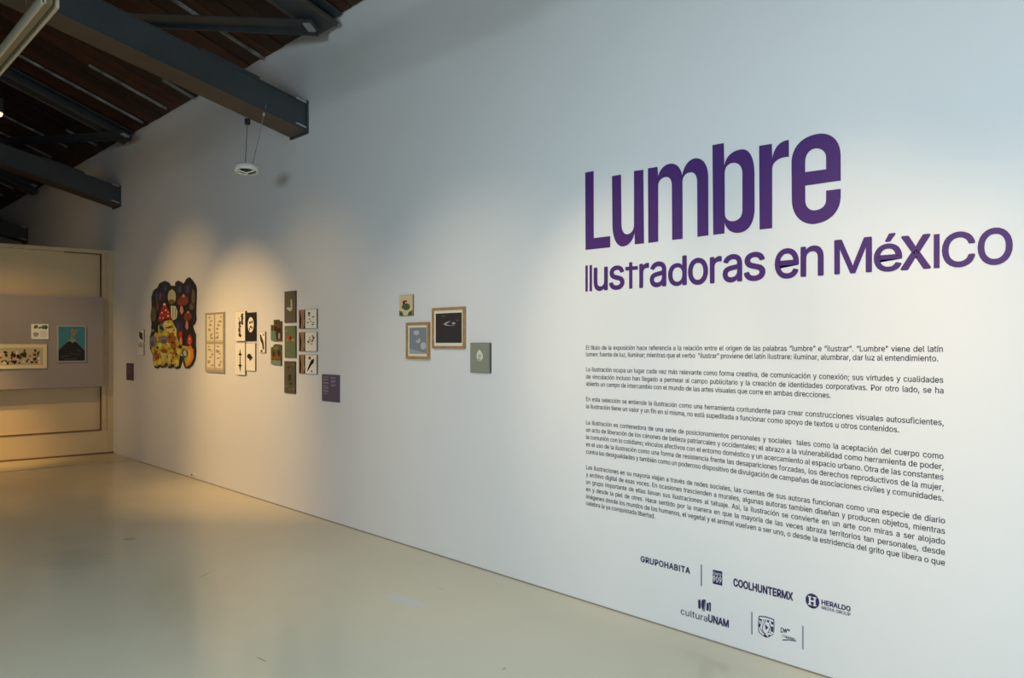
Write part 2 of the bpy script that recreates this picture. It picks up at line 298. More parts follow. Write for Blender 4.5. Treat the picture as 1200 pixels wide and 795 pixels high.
# outline alphabet: advance width and closed outlines per sign, x and y in thousandths
GLYPHS = {
 ',': (188, [[38,-119,68,71,137,71,84,-119]]),
 '.': (188, [[95,-4,78,-1,63,9,53,24,50,41,53,59,63,73,78,83,95,87,113,83,128,73,138,59,141,41,138,24,128,9,113,-1]]),
 '0': (453, [[227,-7,174,1,130,24,95,62,69,113,53,178,48,254,53,330,69,395,95,447,130,484,174,508,227,516,279,508,323,484,358,447,384,395,400,330,405,254,400,178,384,113,359,62,323,24,279,1], [227,50,261,56,290,74,313,103,330,144,340,194,344,254,340,314,330,365,313,405,290,435,261,453,227,460,192,453,163,435,140,405,123,365,113,314,109,254,113,194,123,144,140,103,163,74,192,56]]),
 '9': (453, [[226,516,271,510,310,494,343,468,368,434,384,393,389,347,385,309,373,270,350,224,315,168,200,0,130,0,301,248,307,248,299,234,287,221,273,210,257,202,238,196,218,195,175,199,137,214,106,237,83,269,68,307,64,352,69,397,85,436,110,469,143,494,182,510], [226,460,199,457,174,446,154,429,138,407,129,381,125,352,129,322,138,295,154,274,174,257,199,247,226,243,254,247,279,257,299,273,314,295,324,321,327,350,324,381,314,407,299,429,279,446,254,457]]),
 ':': (188, [[95,-4,78,-1,63,9,53,24,50,41,53,59,63,73,78,83,95,87,113,83,128,73,138,59,141,41,138,24,128,9,113,-1], [95,271,78,274,63,284,53,299,50,316,53,334,63,349,78,359,95,362,113,359,128,349,138,334,141,316,138,299,128,284,113,274]]),
 ';': (188, [[38,-119,68,71,137,71,84,-119], [103,271,86,274,71,284,61,299,58,316,61,334,71,349,86,359,103,362,121,359,136,349,146,334,149,316,146,299,136,284,121,274]]),
 'A': (480, [[16,0,201,509,276,509,463,0,395,0,287,302,264,372,232,478,245,478,213,371,191,302,85,0], [110,142,110,199,370,199,370,142]]),
 'B': (456, [[60,0,60,509,241,509,289,504,329,491,359,469,381,442,394,410,398,374,395,344,387,320,373,301,356,286,336,275,315,267,315,262,339,257,363,245,385,227,402,203,414,173,418,136,413,100,400,67,377,39,344,18,301,4,247,0], [125,57,245,57,296,63,330,80,349,105,355,137,352,161,342,184,327,203,306,218,279,228,248,231,125,231], [125,285,238,285,265,288,288,296,308,309,323,326,333,348,336,372,330,403,313,429,283,446,240,452,125,452]]),
 'C': (510, [[267,-7,205,1,150,25,104,63,70,115,48,179,40,254,48,329,70,393,104,445,150,484,205,508,267,516,305,513,340,504,373,490,402,471,427,447,448,418,463,385,473,348,408,348,401,373,389,395,375,413,357,428,337,440,315,449,292,454,267,456,223,450,184,432,150,403,125,364,109,314,103,254,109,194,125,145,151,105,184,76,223,59,267,53,292,55,315,60,337,69,357,81,375,96,389,114,401,136,408,160,473,160,463,124,448,91,428,62,402,38,373,19,341,5,305,-4]]),
 'D': (502, [[219,0,96,0,96,57,215,57,272,63,318,81,354,110,379,149,394,198,399,255,394,312,379,361,354,399,320,428,275,446,221,452,93,452,93,509,225,509,294,501,353,478,385,455,412,426,433,391,455,329,462,255,455,181,433,119,411,83,384,54,351,31,291,8], [125,509,125,0,60,0,60,509]]),
 'E': (419, [[60,0,60,509,372,509,372,452,125,452,125,286,355,286,355,229,125,229,125,57,375,57,375,0]]),
 'G': (520, [[269,-7,205,1,149,25,104,64,69,116,47,179,40,254,47,329,69,393,103,445,149,484,203,508,265,516,304,513,340,504,374,489,403,469,429,445,449,416,465,384,474,349,408,349,399,372,387,393,373,411,356,427,337,439,315,448,291,454,265,456,222,450,183,432,150,404,125,364,109,314,103,254,109,194,125,145,151,105,184,76,224,59,269,53,309,57,345,71,374,93,396,123,410,160,415,202,434,199,283,199,283,256,478,256,478,200,471,141,451,91,419,50,377,19,326,0]]),
 'H': (517, [[60,0,60,509,125,509,125,289,392,289,392,509,457,509,457,0,392,0,392,232,125,232,125,0]]),
 'I': (215, [[76,0,76,509,139,509,139,0]]),
 'L': (393, [[60,0,60,509,125,509,125,57,361,57,361,0]]),
 'M': (628, [[60,0,60,509,152,509,277,187,287,159,299,123,311,84,322,49,307,49,318,83,330,121,342,158,352,187,476,509,568,509,568,0,504,0,504,291,504,327,505,369,506,413,507,457,513,457,498,409,482,363,467,322,456,291,342,0,286,0,170,291,159,321,145,361,129,408,112,457,119,457,120,416,121,372,122,328,122,291,122,0]]),
 'N': (523, [[60,0,60,509,136,509,343,183,363,151,388,107,414,55,405,54,401,108,399,157,399,195,399,509,463,509,463,0,387,0,202,290,177,331,148,381,108,452,119,454,122,384,124,328,125,291,125,0]]),
 'O': (533, [[267,-7,205,1,150,25,105,63,70,115,48,179,40,254,48,329,70,393,105,445,150,484,205,508,267,516,329,508,384,484,429,445,464,393,486,329,493,254,486,179,464,115,429,63,384,25,329,1], [267,53,310,59,349,76,383,105,408,144,425,194,430,254,425,314,408,365,383,404,349,433,310,450,267,456,223,450,184,433,151,404,125,364,109,314,103,254,109,194,125,144,151,105,184,76,223,59]]),
 'P': (444, [[60,0,60,509,235,509,289,503,332,487,366,462,390,430,404,391,409,348,404,304,390,265,366,233,332,207,289,191,235,186,109,186,109,242,233,242,269,246,297,256,318,272,333,294,342,319,344,348,342,376,333,402,318,423,297,439,268,449,232,452,125,452,125,0]]),
 'R': (449, [[60,0,60,509,236,509,290,504,333,489,367,465,390,433,405,395,409,352,405,309,390,271,367,240,333,217,289,203,236,198,96,198,96,255,234,255,269,258,298,267,319,281,334,300,342,324,345,352,342,380,334,405,319,425,298,440,269,449,233,452,125,452,125,0], [353,0,230,229,303,229,428,0]]),
 'T': (449, [[32,452,32,509,417,509,417,452,257,452,257,0,193,0,193,452]]),
 'U': (517, [[259,-8,203,-2,154,15,114,43,85,80,66,124,60,173,60,509,124,509,124,178,128,144,141,113,160,87,187,68,220,56,259,52,298,56,331,68,357,87,377,113,389,144,393,178,393,509,457,509,457,173,451,124,433,80,403,43,363,15,315,-2]]),
 'X': (474, [[18,0,217,284,217,236,29,509,104,509,178,400,204,361,223,329,243,292,232,292,252,329,272,361,298,400,374,509,446,509,259,239,259,287,456,0,382,0,292,129,268,165,250,195,230,231,244,231,225,196,206,166,182,129,91,0]]),
 'a': (389, [[160,-9,126,-5,94,5,68,22,48,45,35,73,30,108,34,138,43,161,58,179,78,193,100,203,125,211,178,220,234,227,252,230,265,235,273,243,276,255,273,279,267,297,256,311,240,322,220,329,196,331,171,329,149,322,132,313,118,301,107,288,100,274,41,291,57,322,79,346,104,364,133,375,163,382,194,384,239,379,263,372,286,360,306,343,322,320,333,290,337,251,337,0,277,0,277,52,272,52,252,25,236,12,215,1,190,-6], [170,45,202,49,228,59,248,74,263,93,272,115,276,138,276,190,259,182,231,176,200,171,175,168,134,159,117,150,103,139,95,124,92,105,94,87,102,72,114,61,130,52,149,47]]),
 'b': (424, [[229,-8,198,-5,172,4,153,17,138,31,118,59,112,59,112,0,53,0,53,509,114,509,114,319,118,319,137,346,152,360,171,373,197,381,229,384,274,378,313,361,345,332,370,293,385,245,390,189,385,133,370,84,346,45,313,16,274,-2], [220,47,253,51,279,66,301,88,316,117,325,151,328,189,325,227,316,261,301,290,280,311,253,325,220,330,188,325,161,312,140,291,125,263,116,229,113,189,116,150,125,115,140,86,162,65,188,51]]),
 'c': (396, [[207,-8,159,-2,117,16,82,46,56,85,40,133,34,187,40,243,56,291,82,330,117,360,159,378,207,384,234,383,260,377,284,368,305,356,324,341,340,322,353,301,362,277,303,262,290,289,270,311,242,325,207,330,173,325,145,310,124,287,108,258,99,224,96,187,99,151,108,117,124,89,145,66,173,51,207,46,243,52,271,66,292,89,304,117,363,102,354,78,341,56,325,37,306,21,285,9,261,-1,235,-6]]),
 'd': (424, [[195,-8,151,-2,111,16,79,45,55,84,39,133,34,189,39,245,55,293,79,332,112,361,151,378,196,384,228,381,253,373,272,360,287,346,306,319,311,319,311,509,372,509,372,0,313,0,313,59,307,59,287,31,272,17,252,4,227,-5], [205,47,236,51,263,65,284,86,299,115,309,150,312,189,309,229,300,263,284,291,263,312,237,325,205,330,172,325,145,311,124,290,108,261,99,227,96,189,99,151,109,117,124,88,145,66,172,51]]),
 'e': (404, [[212,-8,161,-2,117,16,82,46,56,85,40,132,34,187,39,242,55,290,81,329,115,359,157,378,205,384,236,382,266,374,294,361,319,341,341,315,357,282,368,242,371,194,371,169,75,169,75,221,338,221,310,202,307,237,298,269,283,294,263,314,237,326,205,330,173,326,146,313,125,294,109,270,99,241,96,211,96,178,100,139,110,106,128,80,151,61,179,50,212,46,234,48,254,53,271,61,285,73,297,88,306,105,365,91,353,63,335,39,311,19,283,4,249,-5]]),
 'f': (254, [[228,379,228,327,6,327,6,379], [81,0,81,432,84,461,96,486,113,505,135,519,161,527,187,530,222,527,243,521,227,468,215,472,195,474,171,470,154,460,145,443,142,419,142,0]]),
 'g': (425, [[207,-151,168,-148,134,-140,105,-127,82,-110,64,-91,51,-69,101,-41,122,-66,136,-78,154,-88,178,-95,207,-97,249,-92,282,-75,298,-58,308,-34,311,-6,311,68,306,68,287,41,272,28,252,16,227,8,195,5,152,10,113,27,80,53,55,90,39,136,34,191,39,246,55,293,80,332,112,361,152,378,196,384,228,382,253,373,273,360,288,346,308,319,313,319,313,379,372,379,372,-9,367,-54,350,-90,324,-117,291,-136,251,-147], [205,59,237,63,264,75,285,95,300,121,309,154,312,193,309,231,300,264,285,291,264,312,237,325,205,330,172,325,145,312,124,290,109,262,99,229,96,193,99,155,109,123,124,96,145,76,172,63]]),
 'h': (410, [[114,227,114,0,53,0,53,509,114,509,114,287,102,287,124,332,152,362,187,379,227,384,264,380,295,369,321,349,341,321,353,285,357,240,357,0,296,0,296,235,290,275,273,304,246,323,210,329,184,326,161,317,141,303,126,283,117,257]]),
 'i': (167, [[53,0,53,379,114,379,114,0], [84,443,67,446,54,455,44,468,41,483,44,499,54,512,67,521,84,524,100,521,114,512,123,499,126,483,123,468,114,455,100,446]]),
 'j': (167, [[53,379,114,379,114,-30,111,-63,102,-90,86,-113,65,-129,37,-139,4,-143,-10,-143,-10,-87,2,-87,25,-83,40,-72,50,-54,53,-29], [83,443,67,446,53,455,44,468,41,483,44,499,53,512,67,521,83,524,100,521,114,512,123,499,126,483,123,468,114,455,100,446]]),
 'k': (381, [[110,137,110,212,121,212,284,379,360,379,184,199,177,199], [53,0,53,509,114,509,114,0], [294,0,148,186,191,229,372,0]]),
 'l': (189, [[139,-2,101,3,74,20,58,47,53,84,53,509,114,509,114,99,115,77,120,62,130,54,146,52,160,53,170,54,181,3,162,-1]]),
 'm': (610, [[53,0,53,379,112,379,112,295,108,295,118,323,132,346,151,363,172,376,195,384,219,386,257,380,287,361,309,331,321,295,312,295,322,321,337,343,357,361,381,375,407,383,437,386,468,383,497,372,522,354,541,328,553,296,557,255,557,0,496,0,496,254,490,289,473,313,447,326,419,330,395,328,374,320,358,307,345,290,338,270,335,247,335,0,274,0,274,260,269,288,253,311,229,326,199,330,178,328,158,320,140,307,126,289,117,266,114,238,114,0]]),
 'n': (410, [[114,227,114,0,53,0,53,379,112,379,112,287,102,287,124,332,152,362,187,379,227,384,264,380,295,369,321,349,341,321,353,285,357,240,357,0,296,0,296,235,290,275,273,304,246,323,210,329,184,326,161,317,141,303,126,283,117,257]]),
 'o': (415, [[207,-8,159,-2,117,16,82,46,56,85,40,133,34,187,40,243,56,291,82,330,117,360,159,378,207,384,256,378,299,360,333,330,359,291,376,243,381,187,376,133,359,85,333,46,299,16,256,-2], [207,46,242,51,270,66,292,89,307,117,316,151,319,187,316,224,307,258,292,287,270,310,242,325,207,330,173,325,145,310,124,287,108,258,99,224,96,187,99,151,108,117,124,89,145,66,173,51]]),
 'p': (424, [[53,-143,53,379,112,379,112,319,118,319,137,346,152,360,171,373,197,381,229,384,274,378,313,361,345,332,370,293,385,245,390,189,385,133,370,84,346,45,313,16,274,-2,229,-8,198,-5,173,4,153,17,138,31,118,59,114,59,114,-143], [220,47,253,51,279,66,301,88,316,117,325,151,328,189,325,227,316,261,301,290,280,311,253,325,220,330,188,325,161,312,140,291,125,263,116,229,113,189,116,150,125,115,140,86,162,65,188,51]]),
 'q': (424, [[372,-143,311,-143,311,59,306,59,287,31,272,17,252,4,227,-5,195,-8,151,-2,111,16,79,45,55,84,39,133,34,189,39,245,55,293,79,332,112,361,151,378,196,384,228,381,253,373,272,360,287,346,307,319,313,319,313,379,372,379], [205,47,236,51,263,65,284,86,299,115,309,150,312,189,309,229,300,263,284,291,263,312,237,325,205,330,172,325,145,311,124,290,108,261,99,227,96,189,99,151,109,117,124,88,145,66,172,51]]),
 'r': (259, [[53,0,53,379,112,379,112,321,115,321,130,347,152,367,181,380,213,385,229,384,243,384,243,322,230,324,207,326,182,323,159,315,140,301,126,284,117,262,114,237,114,0]]),
 's': (365, [[182,-8,145,-5,112,3,84,18,62,38,45,63,36,94,94,107,105,79,124,60,150,49,181,45,217,50,244,62,262,81,268,103,265,121,254,136,237,147,212,155,149,170,104,186,72,208,53,237,47,274,51,305,65,332,87,354,115,370,149,381,187,384,223,381,254,372,279,358,299,339,314,316,324,290,268,277,258,298,243,316,219,328,187,333,156,329,131,317,114,299,109,277,112,258,124,243,144,232,172,223,229,209,275,194,306,171,325,142,331,107,326,75,312,47,290,24,260,6,223,-5]]),
 't': (227, [[204,379,204,327,6,327,6,379], [65,471,126,471,126,98,128,76,136,61,150,53,170,50,185,51,202,54,213,2,192,-3,168,-4,125,2,92,21,72,52,65,93]]),
 'u': (410, [[182,-5,146,-1,115,11,89,31,69,59,57,95,53,139,53,379,114,379,114,144,119,105,137,75,164,56,200,50,226,53,249,62,268,77,283,97,293,122,296,153,296,379,357,379,357,0,298,0,298,92,307,92,286,47,257,17,222,0]]),
 'v': (389, [[163,0,17,379,84,379,165,155,187,87,206,21,184,21,203,87,224,155,305,379,371,379,226,0]]),
 'w': (567, [[138,0,23,379,87,379,133,214,154,137,175,41,165,41,186,135,206,214,252,379,316,379,362,214,382,136,402,41,391,41,413,135,434,214,480,379,545,379,429,0,368,0,319,172,305,225,291,280,277,338,291,338,277,280,263,225,248,172,199,0]]),
 'x': (379, [[21,0,171,218,171,171,29,379,100,379,147,306,179,253,207,206,175,206,202,253,233,306,282,379,352,379,209,169,209,214,358,0,287,0,231,85,200,136,173,182,205,182,178,136,148,85,91,0]]),
 'y': (389, [[47,-139,61,-86,71,-87,88,-90,104,-89,118,-84,130,-74,141,-58,151,-36,163,-1,17,379,84,379,165,155,187,87,206,21,184,21,202,87,224,155,305,379,371,379,204,-58,191,-85,177,-107,159,-124,139,-136,117,-143,91,-145,65,-143]]),
 'z': (380, [[42,0,42,46,254,320,254,323,48,323,48,379,333,379,333,331,126,60,126,56,339,56,339,0]]),
 'á': (389, [[160,-9,126,-5,94,5,68,22,48,45,35,73,30,108,34,138,43,161,58,179,78,193,100,203,125,211,178,220,234,227,252,230,265,235,273,243,276,255,273,279,267,297,256,311,240,322,220,329,196,331,171,329,149,322,132,313,118,301,107,288,100,274,41,291,57,322,79,346,104,364,133,375,163,382,194,384,239,379,263,372,286,360,306,343,322,320,333,290,337,251,337,0,277,0,277,52,272,52,252,25,236,12,215,1,190,-6], [170,45,202,49,228,59,248,74,263,93,272,115,276,138,276,190,259,182,231,176,200,171,175,168,134,159,117,150,103,139,95,124,92,105,94,87,102,72,114,61,130,52,149,47], [162,429,210,529,278,529,212,429]]),
 'é': (404, [[212,-8,161,-2,117,16,82,46,56,85,40,132,34,187,39,242,55,290,81,329,115,359,157,378,205,384,236,382,266,374,294,361,319,341,341,315,357,282,368,242,371,194,371,169,75,169,75,221,338,221,310,202,307,237,298,269,283,294,263,314,237,326,205,330,173,326,146,313,125,294,109,270,99,241,96,211,96,178,100,139,110,106,128,80,151,61,179,50,212,46,234,48,254,53,271,61,285,73,297,88,306,105,365,91,353,63,335,39,311,19,283,4,249,-5], [177,429,225,529,293,529,227,429]]),
 'í': (167, [[53,0,53,379,114,379,114,0], [57,429,104,529,173,529,107,429]]),
 'ñ': (410, [[114,227,114,0,53,0,53,379,112,379,112,287,102,287,124,332,152,362,187,379,227,384,264,380,295,369,321,349,341,321,353,285,357,240,357,0,296,0,296,235,290,275,273,304,246,323,210,329,184,326,161,317,141,303,126,283,117,257], [250,446,225,450,202,460,182,470,167,475,159,472,153,466,149,448,106,448,110,476,120,498,137,513,161,518,185,514,207,504,226,494,243,490,251,491,256,496,262,517,304,517,300,488,289,466,272,451]]),
 'ó': (415, [[207,-8,159,-2,117,16,82,46,56,85,40,133,34,187,40,243,56,291,82,330,117,360,159,378,207,384,256,378,299,360,333,330,359,291,376,243,381,187,376,133,359,85,333,46,299,16,256,-2], [207,46,242,51,270,66,292,89,307,117,316,151,319,187,316,224,307,258,292,287,270,310,242,325,207,330,173,325,145,310,124,287,108,258,99,224,96,187,99,151,108,117,124,89,145,66,173,51], [181,429,228,529,297,529,231,429]]),
 '“': (300, [[52,318,104,509,151,509,121,318], [175,318,228,509,274,509,244,318]]),
 '”': (300, [[52,318,82,509,151,509,98,318], [175,318,205,509,274,509,222,318]]),
 ' ': (188, []),
}
def decode(ch):
    adv, loops = GLYPHS[ch]
    return adv/1000, [[(lp[i]/1000, lp[i+1]/1000) for i in range(0, len(lp), 2)] for lp in loops]
_gl = {}
def glyph(ch, bold):
    """filled sign -> verts, faces, advance; bold grows the strokes"""
    if (ch, bold) in _gl: return _gl[ch, bold]
    adv, loops = decode(ch); v, f = [], []
    area2 = lambda lp: sum(lp[i-1][0]*lp[i][1]-lp[i][0]*lp[i-1][1] for i in range(len(lp)))
    way = 1 if area2(max(loops, key=lambda q: abs(area2(q)), default=[(0, 0)])) > 0 else -1   # outlines turn this way, holes the other
    outer = [lp for lp in loops if area2(lp)*way > 0]; holes = [lp for lp in loops if area2(lp)*way < 0]
    for o_ in outer:           # strokes may overlap, so each outline is filled by itself with the holes inside it
        cu = bpy.data.curves.new('tmp', 'CURVE'); cu.dimensions = '2D'; cu.fill_mode = 'BOTH'
        for lp in [o_]+[h_ for h_ in holes if point_in(h_[0], o_)]:
            sp = cu.splines.new('POLY'); sp.points.add(len(lp)-1); sp.use_cyclic_u = True
            for i, (px, py) in enumerate(lp): sp.points[i].co = (px, py, 0, 1)
        v1, f1 = curve_mesh(cu); k = len(v); v += v1; f += [tuple(i+k for i in q) for q in f1]
    if bold:                   # heavier strokes: the same sign laid down again slightly shifted all round
        bv, bf = [(p[0], p[1], 0) for p in v], list(f); v = bv
        for k in ((0, 4) if bold < 0.009 else range(8)):
            dx, dy, n = bold*math.cos(k*math.pi/4), bold*math.sin(k*math.pi/4), len(v)
            v = v+[(p[0]+dx, p[1]+dy, (k+1)*0.00004) for p in bv]; f = f+[tuple(i+n for i in q) for q in bf]
    _gl[ch, bold] = (v, f, adv); return _gl[ch, bold]
def point_in(p, poly):
    c = False
    for i in range(len(poly)):
        (x0, y0), (x1, y1) = poly[i-1], poly[i]
        if (y0 > p[1]) != (y1 > p[1]) and p[0] < (x1-x0)*(p[1]-y0)/(y1-y0)+x0: c = not c
    return c
def text_geo(s, bold=0.0, space=1.0, track_=0.0):
    V_, F_, x = [], [], 0.0
    for ch in s:
        v, f, adv = glyph(ch, bold); n = len(V_)
        V_ += [(p[0]+x, p[1], p[2]) for p in v]; F_ += [tuple(i+n for i in q) for q in f]
        x += adv*(space if ch == ' ' else 1)+track_
    return V_, F_
def bounds(v):
    xs = [p[0] for p in v]; ys = [p[1] for p in v]
    return min(xs), max(xs), min(ys), max(ys)
ON_WALL = lambda x, z, out=0.0008: Vector((x, D-out, z))
def text_on_wall(s, x0, x1, zb, size, m, parent, name, bold=0.0, out=0.0012, justify=False, track_=0.0):
    """baseline at zb, spanning x0..x1; size = em height"""
    sp = 1.0
    if justify:
        a, b, _, _ = bounds(text_geo(s, bold)[0]); a2, b2, _, _ = bounds(text_geo(s, bold, 2.0)[0])
        sp = max(0.5, min(3.0, 1+((x1-x0)/(size*justify)-(b-a))/((b2-a2)-(b-a))))
    v, f = text_geo(s, bold, sp, track_); a, b, _, _ = bounds(v)
    kx = (x1-x0)/(b-a)
    return link(name, [ON_WALL(x0+(p[0]-a)*kx, zb+p[1]*size, out+p[2]) for p in v], f, m, parent)

# ------------------------------------------------------------------ SETTING
XL, XR, YB = -23.0, 4.3, -7.2
struct(G().box((XL, YB, -0.2), (XR, D+0.25, 0)).obj('floor', M_FLOOR))
struct(G().box((XL, D, 0), (XR+0.2, D+0.25, EAVE+0.02)).obj('wall_right', M_WALL))
struct(G().box((XL-0.2, YB, 0), (XL, D+0.25, 7.2)).obj('wall_far', M_WALL))
# opposite wall with a long high window, and the near end wall with a wide doorway (both behind the camera)
g = G(); g.box((XL, YB-0.2, 0), (XR+0.2, YB, 1.7)); g.box((XL, YB-0.2, 3.5), (XR+0.2, YB, EAVE+0.02))
g.box((XL, YB-0.2, 1.7), (-6.0, YB, 3.5)); g.box((2.0, YB-0.2, 1.7), (XR+0.2, YB, 3.5))
struct(g.obj('wall_left', M_WALL))
g = G(); g.box((XR, -2.2, 2.8), (XR+0.2, 1.4, 4.2)); g.box((XR, YB, 0), (XR+0.2, -2.2, 4.2)); g.box((XR, 1.4, 0), (XR+0.2, D, 4.2))
g.box((XR, YB, 4.2), (XR+0.2, D, 6.7))
struct(g.obj('wall_near', M_WALL))
# roof deck, two slopes
RIDGE_Y = (D+YB)/2
zr = roofz(RIDGE_Y)
g = G()
g.prism([(XL, D+0.25, EAVE-0.08), (XL, RIDGE_Y, zr+0.02), (XL, RIDGE_Y, zr+0.1), (XL, D+0.25, EAVE+0.0)], (XR+0.2-XL, 0, 0))
g.prism([(XL, YB-0.2, EAVE-0.08), (XL, RIDGE_Y, zr+0.02), (XL, RIDGE_Y, zr+0.1), (XL, YB-0.2, EAVE+0.0)], (XR+0.2-XL, 0, 0))
for q in g.v: q.z += 0.09
ceil = struct(g.obj('ceiling', M_DECK))
# planks running up the slope (parts of the ceiling), every second row of joints recessed
sl = Vector((0, -1, SLOPE)).normalized(); nrm = Vector((0, SLOPE, 1)).normalized()
x = -3.6; i = 0
while x > -21.0:
    wdt = random.uniform(0.225, 0.26)
    y0, y1 = D-0.0, RIDGE_Y+0.5
    off = random.uniform(0.0, 0.012)
    p = Vector((x-wdt/2, y0, roofz(y0)))-nrm*(0.012+off)
    q = Vector((x-wdt/2, y1, roofz(y1)))-nrm*(0.012+off)
    G().bar(p, q, ((wdt-0.012)/2, 0, 0), nrm*0.011).obj('plank', random.choice(M_PLANKS), ceil)
    x -= wdt; i += 1
# pale strips painted as daylight leaking through some joints near the wall
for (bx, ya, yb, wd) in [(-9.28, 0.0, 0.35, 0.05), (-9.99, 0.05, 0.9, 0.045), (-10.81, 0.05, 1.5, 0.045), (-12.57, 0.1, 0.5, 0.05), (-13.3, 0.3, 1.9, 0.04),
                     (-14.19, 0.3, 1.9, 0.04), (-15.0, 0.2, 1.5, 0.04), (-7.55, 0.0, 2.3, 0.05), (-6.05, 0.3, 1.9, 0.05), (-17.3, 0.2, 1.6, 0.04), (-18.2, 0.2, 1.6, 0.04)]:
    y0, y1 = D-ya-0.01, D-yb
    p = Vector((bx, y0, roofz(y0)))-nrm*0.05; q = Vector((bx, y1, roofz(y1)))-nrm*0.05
    G().bar(p, q, (wd*.32, 0, 0), nrm*0.012).obj('daylight_slit', M_SLIT, ceil)

struct(G().box((-11.2, D-0.004, 0.0), (XR, D-0.0005, 0.0055)).obj('shadow_gap_right', mat('floor_joint_shade', (0.27, 0.23, 0.18), 0.8)))  # dark strip drawn as the shadow gap at the wall foot
# far partition with a shallow framed recess
PX = -12.26
yr = backp(119, 400).y                       # right edge of the recess
zt, zs = 2.74, 0.335
part = struct(G().box((PX-0.12, -1.0, 0), (PX, D-0.002, zs)).obj('trim_1', M_PART))
part['label'] = 'low cream sill of the far partition, along the floor'
G().box((PX-0.12, yr, zs), (PX, D-0.002, zt+0.05)).obj('post', M_PART, part)
G().box((PX-0.12, -1.0, zt), (PX, yr, zt+0.05)).obj('header', M_PART, part)
G().box((PX-0.12, -1.0, zs), (PX-0.06, yr, zt)).obj('recessed_panel', M_PART, part)
G().box((PX, yr, zs), (PX+0.02, yr+0.055, zt+0.02)).obj('jamb_trim', M_WOODT, part)
G().box((PX, -1.0, zt+0.0), (PX+0.025, backp(63, 293).y, zt+0.04)).obj('header_trim', M_WOODT, part)
G().box((PX, yr+0.085, 0.0), (PX+0.012, yr+0.10, zt+0.05)).obj('post_bead', M_PART, part)
G().box((PX, -1.0, 0.0), (PX+0.015, D-0.002, 0.025)).obj('floor_bead', M_EDGE, part)
G().box((PX, -1.0, zs-0.012), (PX+0.006, yr, zs+0.008)).obj('sill_shadow_gap', M_EDGE, part)  # dark strip coloured in as the shadow gap at the sill edge
G().box((PX, backp(75, 293).y, zt-0.014), (PX+0.006, yr, zt)).obj('header_shadow_gap', M_EDGE, part)  # the same painted shadow gap under the header
G().box((PX-0.059, yr-0.006, zs), (PX+0.002, yr, zt)).obj('jamb_bead', M_EDGE, part)
# floor strip in front of the partition
struct(G().box((PX, -1.0, 0.0005), (-11.32, D-0.002, 0.006)).obj('trim_2', mat('cream_floor_strip', (0.62, 0.54, 0.37), 0.3, noise=0.04)))

# ------------------------------------------------------------------ STEEL ROOF FRAME
def beam(X, label):
    t = thing('roof_beam', (X, D-0.01, 3.40), label, 'beam', None)
    w2, hh, k = 0.15, 0.25, 0.265
    y1 = RIDGE_Y+1.2; L = D-0.02-y1
    zb = 3.38
    p0 = Vector((X, D-0.02, 0)); p1 = Vector((X, y1, L*k))
    def seg(za, zb_, xa, xb):
        g = G(); g.prism([(X+xa, D-0.02, zb+za), (X+xb, D-0.02, zb+za), (X+xb, D-0.02, zb+zb_), (X+xa, D-0.02, zb+zb_)], (0, -L, L*k)); return g
    seg(0.0, 0.012, -w2, w2).obj('bottom_flange', M_STEELB, t)
    seg(0.012, hh-0.012, w2-0.02, w2).obj('web', M_STEEL, t)
    seg(0.012, hh-0.012, -w2, -w2+0.02).obj('web', M_STEEL, t)
    seg(hh-0.012, hh, -w2-0.004, w2+0.012).obj('top_flange', M_STEEL, t)
    seg(0.0, 0.016, w2, w2+0.012).obj('lip', M_STEEL, t)
    G().box((X-w2-0.01, D-0.02, zb-0.02), (X+w2+0.015, D-0.001, zb+hh+0.02)).obj('end_plate', M_STEEL, t)
    for (dx, dz) in ((w2-0.0, hh-0.01), (w2-0.0, 0.02)):
        G().bar((X+dx+0.006, D-0.025, zb+dz+0.01), (X+dx+0.006, D-0.12, zb+dz+0.035), (0.012, 0, 0), (0, 0, 0.006)).obj('clip', M_BOLT, t)
    # cover plate on top near the end, bolt heads on the web
    g = G(); g.prism([(X-w2, D-0.45, zb+hh+0.45*k), (X+w2, D-0.45, zb+hh+0.45*k), (X+w2, D-0.45, zb+hh+0.45*k+0.02), (X-w2, D-0.45, zb+hh+0.45*k+0.02)], (0, -0.5, 0.5*k))
    g.obj('cover_plate', M_STEEL, t)
    for yy in (2.55, 2.75):
        z = zb+hh*0.7+yy*k
        G().cyl((X+w2, D-yy, z), (X+w2+0.02, D-yy, z), 0.02, 8).obj('bolt', M_STEELB, t)
    return t
beam(-6.86, 'thick blue-grey steel beam with brown underside, nearest of the three, meeting the white wall')
beam(-12.09, 'blue-grey steel beam ending on the wall above the far partition, middle of the three')
beam(-17.46, 'short visible end of the farthest steel beam, at the left edge of the photo')

def rafter(X, label, wd=0.13, drop=0.05, dp=0.10):
    y0, y1 = D-0.005, RIDGE_Y+0.4
    t = thing('roof_rafter', (X, y0, roofz(y0)-0.1), label, 'rafter')
    p = Vector((X, y0, roofz(y0)))-nrm*(drop+dp); q = Vector((X, y1, roofz(y1)))-nrm*(drop+dp)
    G().bar(p, q, (wd, 0, 0), nrm*0.008).obj('bottom_flange', M_STEEL, t)
    G().bar(p+nrm*dp*0.5, q+nrm*dp*0.5, (0.012, 0, 0), nrm*dp*0.45).obj('web', M_STEEL, t)
    G().bar(p+nrm*dp, q+nrm*dp, (wd, 0, 0), nrm*0.008).obj('top_flange', M_STEEL, t)
    for s in (-1, 1):
        G().bar(p+Vector((s*(wd-0.01), 0, 0))-nrm*0.006, q+Vector((s*(wd-0.01), 0, 0))-nrm*0.006, (0.008, 0, 0), nrm*0.02).obj('lip', M_STEELB, t)
    return t
rafter(-6.25, 'wide grey steel rafter under the roof boards, right of the nearest beam', wd=0.16)
rafter(-11.45, 'grey steel rafter under the roof boards, between the nearest and middle beams')
